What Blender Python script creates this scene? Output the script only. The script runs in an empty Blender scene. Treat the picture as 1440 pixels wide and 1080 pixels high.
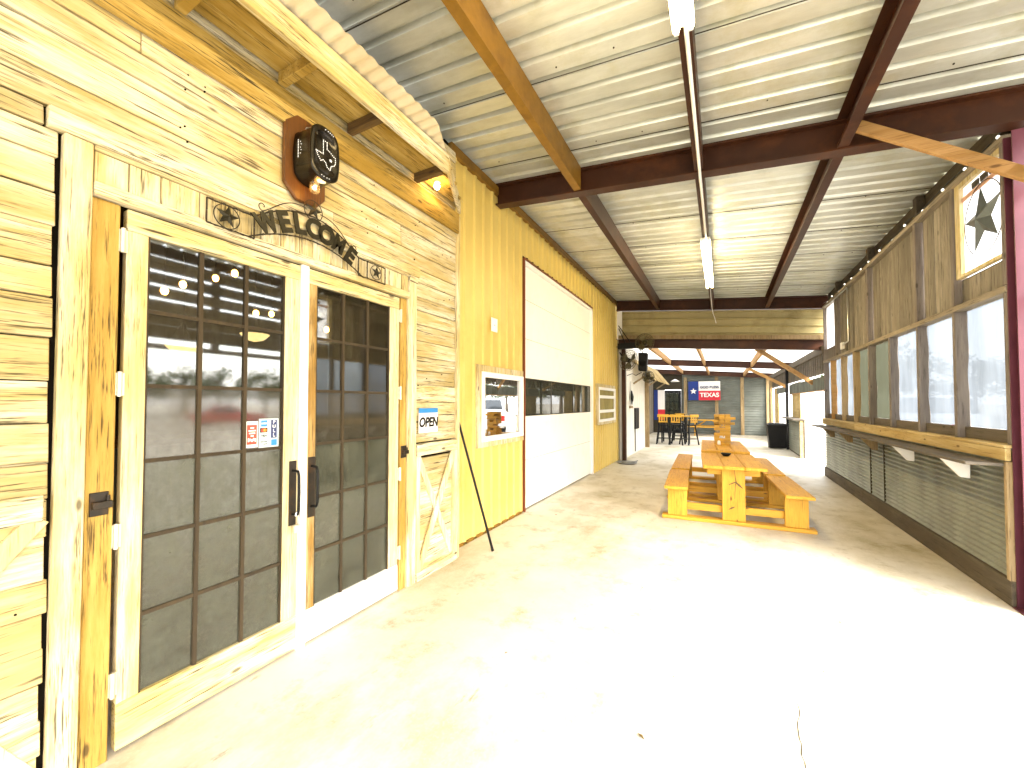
import bpy, bmesh, math, random
from mathutils import Vector, Matrix
random.seed(7)
R = math.radians
scene = bpy.context.scene
COL = scene.collection

# ------------------------------------------------------------------ camera, sky, sun, exposure
cam_d = bpy.data.cameras.new('camera')
cam_d.lens = 14.0
cam_d.sensor_width = 36.0
cam_d.shift_y = 12.8 / 1440
cam_d.clip_start = 0.02
cam_d.clip_end = 2000
cam = bpy.data.objects.new('camera', cam_d)
COL.objects.link(cam)
cam.location = (0, 0, 1.55)
cam.rotation_euler = (R(91.45), 0, math.atan(295 / 560.0))
scene.camera = cam

SUN_EL, SUN_AZ = R(34), R(30)            # light comes from +x, a little from -y (behind the right shoulder)
world = bpy.data.worlds.new('World')
scene.world = world
world.use_nodes = True
wn = world.node_tree
wn.nodes.clear()
sky = wn.nodes.new('ShaderNodeTexSky')
sky.sky_type = 'NISHITA'
sky.sun_disc = False
sky.sun_elevation = SUN_EL
sky.sun_rotation = R(90) + SUN_AZ
sky.air_density = 1.0
sky.dust_density = 4.0
sky.ozone_density = 0.6
cloud = wn.nodes.new('ShaderNodeMix')
cloud.data_type = 'RGBA'
cloud.inputs['Factor'].default_value = 0.6
cloud.inputs[7].default_value = (8.0, 8.0, 7.9, 1)      # bright thin overcast
bg = wn.nodes.new('ShaderNodeBackground')
bg.inputs['Strength'].default_value = 0.14
wo = wn.nodes.new('ShaderNodeOutputWorld')
wn.links.new(sky.outputs['Color'], cloud.inputs[6])
wn.links.new(cloud.outputs[2], bg.inputs['Color'])
wn.links.new(bg.outputs['Background'], wo.inputs['Surface'])

sd = bpy.data.lights.new('sun', 'SUN')
sd.energy = 0.85
sd.angle = R(30)
sd.color = (1.0, 0.96, 0.89)
sun = bpy.data.objects.new('sun', sd)
COL.objects.link(sun)
sv = Vector((math.cos(SUN_EL) * math.cos(SUN_AZ), -math.cos(SUN_EL) * math.sin(SUN_AZ), math.sin(SUN_EL)))
sun.rotation_euler = sv.to_track_quat('Z', 'Y').to_euler()

scene.view_settings.view_transform = 'Standard'
scene.view_settings.look = 'None'
scene.view_settings.exposure = 3.35
scene.view_settings.gamma = 1.0
scene.cycles.max_bounces = 8
scene.cycles.diffuse_bounces = 6
scene.cycles.transparent_max_bounces = 24
scene.cycles.use_denoising = True
scene.cycles.caustics_reflective = False
scene.cycles.caustics_refractive = False

# ------------------------------------------------------------------ materials
MATS = {}


def new_mat(name):
    m = bpy.data.materials.new(name)
    m.use_nodes = True
    nt = m.node_tree
    nt.nodes.clear()
    out = nt.nodes.new('ShaderNodeOutputMaterial')
    MATS[name] = m
    return m, nt, out


def nd(nt, kind, **kw):
    n = nt.nodes.new(kind)
    for k, v in kw.items():
        setattr(n, k, v)
    return n


def ramp(nt, stops, fac):
    n = nd(nt, 'ShaderNodeValToRGB')
    els = n.color_ramp.elements
    while len(els) < len(stops):
        els.new(0.5)
    for e, (p, c) in zip(els, stops):
        e.position = p
        e.color = (c, c, c, 1) if isinstance(c, (int, float)) else (*c, 1)
    nt.links.new(fac, n.inputs['Fac'])
    return n.outputs['Color']


def mixc(nt, a, b, fac, mode='MIX'):
    n = nd(nt, 'ShaderNodeMix', data_type='RGBA', blend_type=mode)
    for s, v in ((n.inputs[6], a), (n.inputs[7], b), (n.inputs['Factor'], fac)):
        if isinstance(v, (int, float)):
            s.default_value = v
        elif isinstance(v, tuple):
            s.default_value = (*v, 1)
        else:
            nt.links.new(v, s)
    return n.outputs[2]


def math_n(nt, op, a, b=0.0):
    n = nd(nt, 'ShaderNodeMath', operation=op)
    for s, v in ((n.inputs[0], a), (n.inputs[1], b)):
        if isinstance(v, (int, float)):
            s.default_value = v
        else:
            nt.links.new(v, s)
    return n.outputs[0]


def noise(nt, vec, scale=(1, 1, 1), detail=4, rough=0.6, s=1.0):
    mp = nd(nt, 'ShaderNodeMapping')
    mp.inputs['Scale'].default_value = scale
    nt.links.new(vec, mp.inputs['Vector'])
    n = nd(nt, 'ShaderNodeTexNoise')
    n.inputs['Scale'].default_value = s
    n.inputs['Detail'].default_value = detail
    n.inputs['Roughness'].default_value = rough
    nt.links.new(mp.outputs['Vector'], n.inputs['Vector'])
    return n.outputs['Fac']


def coords(nt, island=True):
    tc = nd(nt, 'ShaderNodeTexCoord')
    if not island:
        return tc.outputs['Object'], None
    g = nd(nt, 'ShaderNodeNewGeometry')
    r = g.outputs['Random Per Island']
    cb = nd(nt, 'ShaderNodeCombineXYZ')
    for i, k in enumerate((17.3, 41.7, 29.1)):
        nt.links.new(math_n(nt, 'MULTIPLY', r, k), cb.inputs[i])
    ad = nd(nt, 'ShaderNodeVectorMath', operation='ADD')
    nt.links.new(tc.outputs['Object'], ad.inputs[0])
    nt.links.new(cb.outputs[0], ad.inputs[1])
    return ad.outputs[0], r


def principled(nt, out, color, rough=0.7, metallic=0.0, bump=None, bump_s=0.2, spec=0.35, bump_d=0.004):
    p = nd(nt, 'ShaderNodeBsdfPrincipled')
    for key, v in (('Base Color', color), ('Roughness', rough), ('Metallic', metallic)):
        s = p.inputs[key]
        if isinstance(v, (int, float)):
            s.default_value = v
        elif isinstance(v, tuple):
            s.default_value = (*v, 1)
        else:
            nt.links.new(v, s)
    p.inputs['Specular IOR Level'].default_value = spec
    if bump is not None:
        b = nd(nt, 'ShaderNodeBump')
        b.inputs['Strength'].default_value = bump_s
        b.inputs['Distance'].default_value = bump_d
        nt.links.new(bump, b.inputs['Height'])
        nt.links.new(b.outputs['Normal'], p.inputs['Normal'])
    nt.links.new(p.outputs[0], out.inputs['Surface'])
    return p


def wood(name, light, mid, dark, axis='Y', rough=0.75, streak=0.7, stain=0.5, var=0.35, knots=0.8, bump=0.5, fine=1.0):
    m, nt, out = new_mat(name)
    v, r = coords(nt)

    def sc(across, along):
        return tuple(along if a == axis else across for a in 'XYZ')
    g1 = noise(nt, v, sc(16 * fine, 1.5), 7, 0.68)
    g2 = noise(nt, v, sc(85 * fine, 3.2), 4, 0.62)
    g3 = noise(nt, v, sc(2.6, 0.9), 4, 0.62)
    c = mixc(nt, mid, light, ramp(nt, [(0.36, 0.0), (0.62, 1.0)], g1))
    st = ramp(nt, [(0.45, 0.0), (0.60, 1.0)], g3)
    c = mixc(nt, c, mid, math_n(nt, 'MULTIPLY', st, stain))
    sk = ramp(nt, [(0.575, 0.0), (0.665, 1.0)], g2)
    c = mixc(nt, c, dark, math_n(nt, 'MULTIPLY', sk, streak))
    g4 = noise(nt, v, sc(190 * fine, 7.0), 3, 0.6)
    g5 = noise(nt, v, sc(5.0, 1.6), 5, 0.65)
    wx = math_n(nt, 'MULTIPLY', ramp(nt, [(0.55, 0.0), (0.64, 1.0)], g4), ramp(nt, [(0.46, 0.0), (0.60, 1.0)], g5))
    c = mixc(nt, c, dark, math_n(nt, 'MULTIPLY', wx, streak))
    # knots and nail holes
    mp = nd(nt, 'ShaderNodeMapping')
    mp.inputs['Scale'].default_value = sc(7.0, 2.6)
    nt.links.new(v, mp.inputs['Vector'])
    vo = nd(nt, 'ShaderNodeTexVoronoi')
    vo.inputs['Scale'].default_value = 1.0
    nt.links.new(mp.outputs['Vector'], vo.inputs['Vector'])
    k = ramp(nt, [(0.05, 1.0), (0.10, 0.0)], vo.outputs['Distance'])
    c = mixc(nt, c, dark, math_n(nt, 'MULTIPLY', k, knots))
    b = math_n(nt, 'ADD', math_n(nt, 'MULTIPLY', r, var), 1.0 - var * 0.55)
    hs = nd(nt, 'ShaderNodeHueSaturation')
    nt.links.new(c, hs.inputs['Color'])
    nt.links.new(b, hs.inputs['Value'])
    h = math_n(nt, 'SUBTRACT', g1, math_n(nt, 'MULTIPLY', sk, 0.6))
    principled(nt, out, hs.outputs['Color'], rough, 0, h, bump)
    return m


def plain(name, color, rough=0.6, metallic=0.0, var=0.15, scale=6.0, spec=0.35, bump=0.1, dirt=None, dirt_amt=0.5):
    m, nt, out = new_mat(name)
    v, _ = coords(nt, False)
    n1 = noise(nt, v, (1, 1, 1), 5, 0.6, scale)
    hs = nd(nt, 'ShaderNodeHueSaturation')
    hs.inputs['Color'].default_value = (*color, 1)
    nt.links.new(math_n(nt, 'ADD', math_n(nt, 'MULTIPLY', n1, var * 2), 1 - var), hs.inputs['Value'])
    c = hs.outputs['Color']
    if dirt:
        n2 = noise(nt, v, (1, 1, 1), 6, 0.7, scale * 0.45)
        c = mixc(nt, c, dirt, math_n(nt, 'MULTIPLY', ramp(nt, [(0.5, 0), (0.72, 1)], n2), dirt_amt))
    principled(nt, out, c, rough, metallic, n1, bump, spec)
    return m


def emit(name, color, strength):
    m, nt, out = new_mat(name)
    e = nd(nt, 'ShaderNodeEmission')
    e.inputs['Color'].default_value = (*color, 1)
    e.inputs['Strength'].default_value = strength
    nt.links.new(e.outputs[0], out.inputs['Surface'])
    return m


def glass(name, dust_col, d0, d1, refl=0.16, tint=(0.8, 0.82, 0.78), scale=3.0, streaks=False, rough=0.02):
    """Thin pane: see-through and mirror-like by angle, with a film of dust in patches."""
    m, nt, out = new_mat(name)
    v, _ = coords(nt, False)
    tr = nd(nt, 'ShaderNodeBsdfTransparent')
    tr.inputs['Color'].default_value = (*tint, 1)
    gl = nd(nt, 'ShaderNodeBsdfGlossy')
    gl.inputs['Roughness'].default_value = rough
    gl.inputs['Color'].default_value = (0.95, 0.95, 0.95, 1)
    fr = nd(nt, 'ShaderNodeFresnel')
    fr.inputs['IOR'].default_value = 1.5
    f = math_n(nt, 'ADD', math_n(nt, 'MULTIPLY', fr.outputs[0], 1.5), refl - 0.04)
    mx = nd(nt, 'ShaderNodeMixShader')
    nt.links.new(f, mx.inputs[0])
    nt.links.new(tr.outputs[0], mx.inputs[1])
    nt.links.new(gl.outputs[0], mx.inputs[2])
    df = nd(nt, 'ShaderNodeBsdfDiffuse')
    df.inputs['Color'].default_value = (*dust_col, 1)
    n1 = noise(nt, v, (1, 1, 0.5 if streaks else 1), 7, 0.68, scale)
    d = ramp(nt, [(0.32, d0), (0.7, d1)], n1)
    mx2 = nd(nt, 'ShaderNodeMixShader')
    nt.links.new(d, mx2.inputs[0])
    nt.links.new(mx.outputs[0], mx2.inputs[1])
    nt.links.new(df.outputs[0], mx2.inputs[2])
    nt.links.new(mx2.outputs[0], out.inputs['Surface'])
    return m


def film(name, col, opac, scale=2.0, tint=(0.93, 0.95, 0.97)):
    """Cloudy plastic sheeting in the window openings."""
    m, nt, out = new_mat(name)
    v, _ = coords(nt, False)
    n1 = noise(nt, v, (1, 3.0, 0.5), 5, 0.6, scale)
    tr = nd(nt, 'ShaderNodeBsdfTransparent')
    tr.inputs['Color'].default_value = (*tint, 1)
    tl = nd(nt, 'ShaderNodeBsdfTranslucent')
    tl.inputs['Color'].default_value = (*col, 1)
    df = nd(nt, 'ShaderNodeBsdfDiffuse')
    df.inputs['Color'].default_value = (*col, 1)
    gl = nd(nt, 'ShaderNodeBsdfGlossy')
    gl.inputs['Roughness'].default_value = 0.15
    a = nd(nt, 'ShaderNodeMixShader')
    a.inputs[0].default_value = 0.3
    nt.links.new(tl.outputs[0], a.inputs[1])
    nt.links.new(df.outputs[0], a.inputs[2])
    b = nd(nt, 'ShaderNodeMixShader')
    nt.links.new(ramp(nt, [(0.3, max(0, opac - 0.05)), (0.7, min(1, opac + 0.07))], n1), b.inputs[0])
    nt.links.new(tr.outputs[0], b.inputs[1])
    nt.links.new(a.outputs[0], b.inputs[2])
    c = nd(nt, 'ShaderNodeMixShader')
    c.inputs[0].default_value = 0.04
    nt.links.new(b.outputs[0], c.inputs[1])
    nt.links.new(gl.outputs[0], c.inputs[2])
    nt.links.new(c.outputs[0], out.inputs['Surface'])
    return m


CREAM, TAN, DK = (0.63, 0.585, 0.45), (0.40, 0.305, 0.115), (0.032, 0.022, 0.007)
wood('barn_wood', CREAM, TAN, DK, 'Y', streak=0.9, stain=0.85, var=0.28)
wood('barn_wood_upright', CREAM, TAN, DK, 'Z', streak=0.85, stain=0.7)
wood('barn_wood_across', CREAM, TAN, DK, 'X', streak=0.7, stain=0.6)
wood('jamb_wood', (0.42, 0.29, 0.08), (0.28, 0.165, 0.025), (0.03, 0.016, 0.004), 'Z', streak=0.85)
wood('door_wood', (0.64, 0.58, 0.43), (0.46, 0.36, 0.14), DK, 'Z', streak=0.6, stain=0.6)
wood('door_wood_rail', (0.64, 0.58, 0.41), (0.40, 0.30, 0.09), DK, 'Y', streak=0.95, stain=0.6)
wood('split_wood', (0.55, 0.43, 0.22), (0.22, 0.125, 0.025), (0.02, 0.012, 0.005), 'Z', streak=0.95, stain=0.9)
wood('muntin_wood', (0.05, 0.034, 0.015), (0.03, 0.02, 0.009), (0.012, 0.008, 0.004), 'Z', knots=0.2)
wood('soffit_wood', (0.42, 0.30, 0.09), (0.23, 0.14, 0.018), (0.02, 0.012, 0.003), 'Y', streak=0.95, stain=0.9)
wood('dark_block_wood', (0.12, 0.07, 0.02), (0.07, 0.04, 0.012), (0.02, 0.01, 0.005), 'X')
wood('plaque_wood', (0.13, 0.05, 0.010), (0.09, 0.032, 0.006), (0.02, 0.008, 0.002), 'Z', rough=0.4, knots=0.2, var=0.1)
wood('table_wood', (0.58, 0.325, 0.035), (0.47, 0.24, 0.018), (0.07, 0.025, 0.003), 'Y', rough=0.6, streak=0.5, stain=0.5, var=0.25, knots=0.9, bump=0.15)
wood('table_wood_across', (0.58, 0.325, 0.035), (0.47, 0.24, 0.018), (0.07, 0.025, 0.003), 'X', rough=0.6, streak=0.5, stain=0.5, var=0.25, knots=0.9, bump=0.15)
wood('table_wood_upright', (0.58, 0.325, 0.035), (0.47, 0.24, 0.018), (0.07, 0.025, 0.003), 'Z', rough=0.6, streak=0.5, stain=0.5, var=0.25, knots=0.9, bump=0.15)
wood('block_wood', (0.52, 0.31, 0.04), (0.42, 0.22, 0.022), (0.08, 0.03, 0.006), 'X', rough=0.5, streak=0.4, var=0.35, bump=0.15)
wood('grey_plank', (0.30, 0.27, 0.225), (0.165, 0.148, 0.12), (0.03, 0.026, 0.022), 'Z', streak=0.85, stain=0.7, var=0.6)
wood('stud_wood', (0.19, 0.165, 0.145), (0.12, 0.103, 0.092), (0.03, 0.025, 0.022), 'Z', streak=0.7, var=0.5)
wood('rail_wood', (0.30, 0.26, 0.20), (0.19, 0.16, 0.115), (0.035, 0.028, 0.02), 'Y', streak=0.75, var=0.4)
wood('sill_wood', (0.52, 0.42, 0.22), (0.40, 0.285, 0.105), (0.09, 0.05, 0.015), 'Y', streak=0.55, var=0.25)
wood('shelf_wood', (0.12, 0.10, 0.08), (0.075, 0.065, 0.05), (0.02, 0.017, 0.014), 'Y', streak=0.5)
wood('kick_wood', (0.11, 0.09, 0.06), (0.065, 0.052, 0.037), (0.018, 0.014, 0.01), 'Y', streak=0.6, stain=0.8)
wood('brace_wood', (0.42, 0.25, 0.10), (0.32, 0.175, 0.055), (0.09, 0.04, 0.012), 'X', streak=0.45, var=0.15)
wood('post_wood', (0.34, 0.26, 0.15), (0.23, 0.16, 0.075), (0.05, 0.03, 0.012), 'Z', streak=0.7)
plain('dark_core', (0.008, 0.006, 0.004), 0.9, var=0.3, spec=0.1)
plain('white_paint', (0.87, 0.865, 0.85), 0.5, var=0.03, dirt=(0.66, 0.60, 0.50), dirt_amt=0.2)
plain('white_enamel', (0.82, 0.82, 0.82), 0.35, var=0.03)
plain('red_trim', (0.20, 0.055, 0.02), 0.5)
plain('yellow_metal', (0.62, 0.475, 0.14), 0.45, var=0.16, scale=1.6, dirt=(0.50, 0.33, 0.05), dirt_amt=0.6)
plain('tan_metal', (0.36, 0.31, 0.15), 0.5, var=0.15, scale=2.5, dirt=(0.17, 0.135, 0.05), dirt_amt=0.8)
plain('brown_steel', (0.042, 0.0145, 0.007), 0.45, var=0.4, scale=5, spec=0.22, dirt=(0.10, 0.034, 0.011), dirt_amt=0.7)
plain('gold_trim_lit_steel', (0.20, 0.105, 0.015), 0.5, var=0.4, scale=9, spec=0.2, dirt=(0.09, 0.04, 0.006), dirt_amt=0.6)  # real gold-brown of the eave trim, also a lit copy of brown_steel
plain('purple_steel', (0.10, 0.028, 0.045), 0.45, var=0.3, spec=0.25)
plain('black_steel', (0.004, 0.004, 0.0042), 0.45, var=0.2, spec=0.2)
plain('black_plastic', (0.0045, 0.0045, 0.005), 0.5, var=0.15, spec=0.2)
plain('rusty_iron', (0.020, 0.015, 0.009), 0.5, 0.3, var=0.5, scale=30, dirt=(0.09, 0.04, 0.012), dirt_amt=0.6)
plain('bronze', (0.022, 0.019, 0.010), 0.42, 0.5, var=0.7, scale=25)
plain('dark_pot', (0.012, 0.009, 0.005), 0.2, 0.5, var=0.35, scale=14, spec=0.5)
plain('steel', (0.55, 0.55, 0.53), 0.3, 0.9, var=0.1)
plain('hinge_metal', (0.62, 0.58, 0.48), 0.4, 0.5, var=0.2, scale=30)
plain('fan_metal', (0.075, 0.062, 0.025), 0.4, 0.3, var=0.4, scale=20)
plain('paper_white', (0.82, 0.82, 0.80), 0.6, var=0.02)
plain('sign_blue', (0.03, 0.20, 0.50), 0.5, var=0.03)
plain('sign_navy', (0.02, 0.035, 0.12), 0.5, var=0.03)
plain('sign_red', (0.62, 0.06, 0.035), 0.5, var=0.03)
plain('sign_black', (0.004, 0.004, 0.0045), 0.5, var=0.03, spec=0.2)
plain('sign_orange', (0.75, 0.25, 0.03), 0.5, var=0.03)
plain('sign_grey', (0.50, 0.58, 0.60), 0.5, var=0.03)
plain('flag_blue', (0.012, 0.035, 0.20), 0.75, var=0.08)
plain('flag_red', (0.55, 0.03, 0.05), 0.75, var=0.08)
plain('flag_white', (0.78, 0.78, 0.78), 0.75, var=0.06)
plain('star_metal', (0.16, 0.19, 0.20), 0.35, 0.6, var=0.35, scale=9)
plain('far_wall_paint', (0.72, 0.70, 0.64), 0.6, var=0.06)
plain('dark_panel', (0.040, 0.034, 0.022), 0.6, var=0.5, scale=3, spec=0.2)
plain('tire_rubber', (0.005, 0.005, 0.005), 0.8, spec=0.15)
plain('car_white', (0.78, 0.79, 0.80), 0.25, var=0.02, spec=0.6)
plain('car_red', (0.42, 0.02, 0.02), 0.25, var=0.03, spec=0.6)
plain('car_glass', (0.02, 0.025, 0.03), 0.06, var=0.05, spec=0.8)
plain('chrome', (0.6, 0.6, 0.62), 0.2, 0.9, var=0.05)
plain('lamp_red', (0.55, 0.02, 0.02), 0.2)
plain('lamp_clear', (0.75, 0.75, 0.72), 0.1)
plain('bark', (0.09, 0.07, 0.05), 0.9, var=0.4, scale=8)
plain('twine', (0.22, 0.15, 0.07), 0.7, var=0.3)
plain('string_cable', (0.02, 0.022, 0.025), 0.5)
plain('crack_dirt', (0.05, 0.04, 0.02), 0.9)
plain('dry_leaf', (0.12, 0.08, 0.03), 0.8, var=0.3)
plain('grey_foil', (0.30, 0.31, 0.32), 0.35, 0.6, var=0.4, scale=20)
plain('panel_pink', (0.62, 0.36, 0.27), 0.5)
emit('tube_glow', (1.0, 0.76, 0.38), 13.0)
emit('bulb_glow', (1.0, 0.44, 0.07), 14.0)
emit('filament_glow', (1.0, 0.62, 0.2), 16.0)
emit('small_glow', (1.0, 0.90, 0.72), 0.30)
emit('pendant_glow', (1.0, 0.68, 0.28), 0.35)
glass('door_glass', (0.06, 0.052, 0.032), 0.02, 0.26, 0.12, scale=3.4, rough=0.035)
glass('door_glass_mid', (0.085, 0.075, 0.055), 0.16, 0.66, 0.09, scale=3.4, rough=0.06)
glass('door_glass_low', (0.10, 0.104, 0.078), 0.10, 0.90, 0.05, scale=4.0, rough=0.06)
glass('mirror_glass', (0.3, 0.3, 0.28), 0.0, 0.05, 0.55, tint=(0.25, 0.26, 0.24))
glass('strip_glass', (0.055, 0.058, 0.048), 0.25, 0.8, 0.05, tint=(0.3, 0.3, 0.28), scale=2.2, streaks=True)
glass('yellow_glass', (0.40, 0.34, 0.13), 0.4, 0.8, 0.05, tint=(0.3, 0.3, 0.2), streaks=True)
glass('far_glass', (0.05, 0.05, 0.035), 0.3, 0.7, 0.03, tint=(0.12, 0.13, 0.11))
glass('jar_glass', (0.5, 0.45, 0.3), 0.0, 0.1, 0.15, tint=(0.9, 0.88, 0.8))
film('dark_tint_film', (0.42, 0.49, 0.58), 0.22, 1.2, (0.046, 0.050, 0.054))  # dark tint added to dim the overexposed outdoors behind the plastic
film('green_film', (0.050, 0.054, 0.038), 0.82, 2.0, (0.04, 0.044, 0.034))  # green colour stands in for something outside behind two panes
film('star_film', (0.80, 0.80, 0.83), 0.72)


def make_galv(name, base, dark, rough=0.42, metallic=0.35, seed_scale=1.0, rustc=None):
    m, nt, out = new_mat(name)
    v, r = coords(nt, False)
    n1 = noise(nt, v, (0.6, 2.5, 1), 6, 0.65, 1.2 * seed_scale)
    n2 = noise(nt, v, (1, 1, 1), 8, 0.7, 5.0)
    c = mixc(nt, dark, base, ramp(nt, [(0.32, 0), (0.6, 1)], n1))
    c = mixc(nt, c, dark, math_n(nt, 'MULTIPLY', ramp(nt, [(0.55, 0), (0.75, 1)], n2), 0.35))
    if rustc:
        n3 = noise(nt, v, (1, 1, 1), 7, 0.7, 1.6)
        c = mixc(nt, c, rustc, math_n(nt, 'MULTIPLY', ramp(nt, [(0.5, 0), (0.66, 1)], n3), 0.6))
    principled(nt, out, c, rough, metallic, n2, 0.08, 0.4)


make_galv('roof_metal', (0.72, 0.75, 0.71), (0.47, 0.49, 0.44), 0.36, 0.55, 1.0, (0.48, 0.48, 0.32))
make_galv('wainscot_metal', (0.33, 0.35, 0.295), (0.19, 0.20, 0.165), 0.42, 0.4)
make_galv('awning_metal', (0.66, 0.60, 0.46), (0.55, 0.47, 0.32), 0.5, 0.2)
make_galv('end_wall_metal', (0.17, 0.19, 0.175), (0.09, 0.10, 0.085), 0.5, 0.3)


def make_concrete():
    m, nt, out = new_mat('concrete')
    v, _ = coords(nt, False)
    n1 = noise(nt, v, (1, 1, 1), 8, 0.65, 0.55)
    n2 = noise(nt, v, (1, 1, 1), 9, 0.72, 3.2)
    n3 = noise(nt, v, (1.0, 0.35, 1), 6, 0.7, 7.0)
    n4 = noise(nt, v, (1, 1, 1), 3, 0.5, 60.0)
    n5 = noise(nt, v, (1, 0.6, 1), 7, 0.68, 0.9)
    c = mixc(nt, (0.50, 0.455, 0.35), (0.61, 0.585, 0.525), ramp(nt, [(0.35, 0), (0.6, 1)], n1))
    c = mixc(nt, c, (0.24, 0.195, 0.07), math_n(nt, 'MULTIPLY', ramp(nt, [(0.50, 0), (0.66, 1)], n5), 0.62))
    c = mixc(nt, c, (0.20, 0.155, 0.06), math_n(nt, 'MULTIPLY', ramp(nt, [(0.54, 0), (0.72, 1)], n2), 0.65))
    c = mixc(nt, c, (0.09, 0.07, 0.03), math_n(nt, 'MULTIPLY', ramp(nt, [(0.64, 0), (0.74, 1)], n3), 0.75))
    c = mixc(nt, c, (0.68, 0.63, 0.54), math_n(nt, 'MULTIPLY', ramp(nt, [(0.5, 0), (0.8, 1)], n4), 0.3))
    principled(nt, out, c, ramp(nt, [(0.3, 0.42), (0.7, 0.75)], n2), 0, n2, 0.15, 0.35)


make_concrete()


def make_ground():
    m, nt, out = new_mat('gravel')
    v, _ = coords(nt, False)
    n1 = noise(nt, v, (1, 1, 1), 8, 0.7, 0.15)
    n2 = noise(nt, v, (1, 1, 1), 5, 0.7, 9)
    c = mixc(nt, (0.42, 0.38, 0.30), (0.54, 0.50, 0.42), n1)
    c = mixc(nt, c, (0.3, 0.27, 0.2), math_n(nt, 'MULTIPLY', ramp(nt, [(0.5, 0), (0.8, 1)], n2), 0.5))
    principled(nt, out, c, 0.9, 0, n2, 0.3)


make_ground()


def make_translucent_sheet():
    m, nt, out = new_mat('pale_sheet')
    v, _ = coords(nt, False)
    n1 = noise(nt, v, (1, 1, 1), 5, 0.6, 2.0)
    c = mixc(nt, (0.66, 0.66, 0.62), (0.80, 0.80, 0.77), n1)
    a = nd(nt, 'ShaderNodeBsdfDiffuse')
    t = nd(nt, 'ShaderNodeBsdfTranslucent')
    nt.links.new(c, a.inputs['Color'])
    nt.links.new(c, t.inputs['Color'])
    mx = nd(nt, 'ShaderNodeMixShader')
    mx.inputs[0].default_value = 0.35  # translucency added so daylight through the sheet brightens the far bay
    nt.links.new(a.outputs[0], mx.inputs[1])
    nt.links.new(t.outputs[0], mx.inputs[2])
    nt.links.new(mx.outputs[0], out.inputs['Surface'])


make_translucent_sheet()


def make_leaf():
    m, nt, out = new_mat('leaves')
    v, r = coords(nt)
    c = mixc(nt, (0.035, 0.055, 0.018), (0.10, 0.12, 0.04), r)
    principled(nt, out, c, 0.7)


make_leaf()

# ------------------------------------------------------------------ mesh helpers


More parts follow.
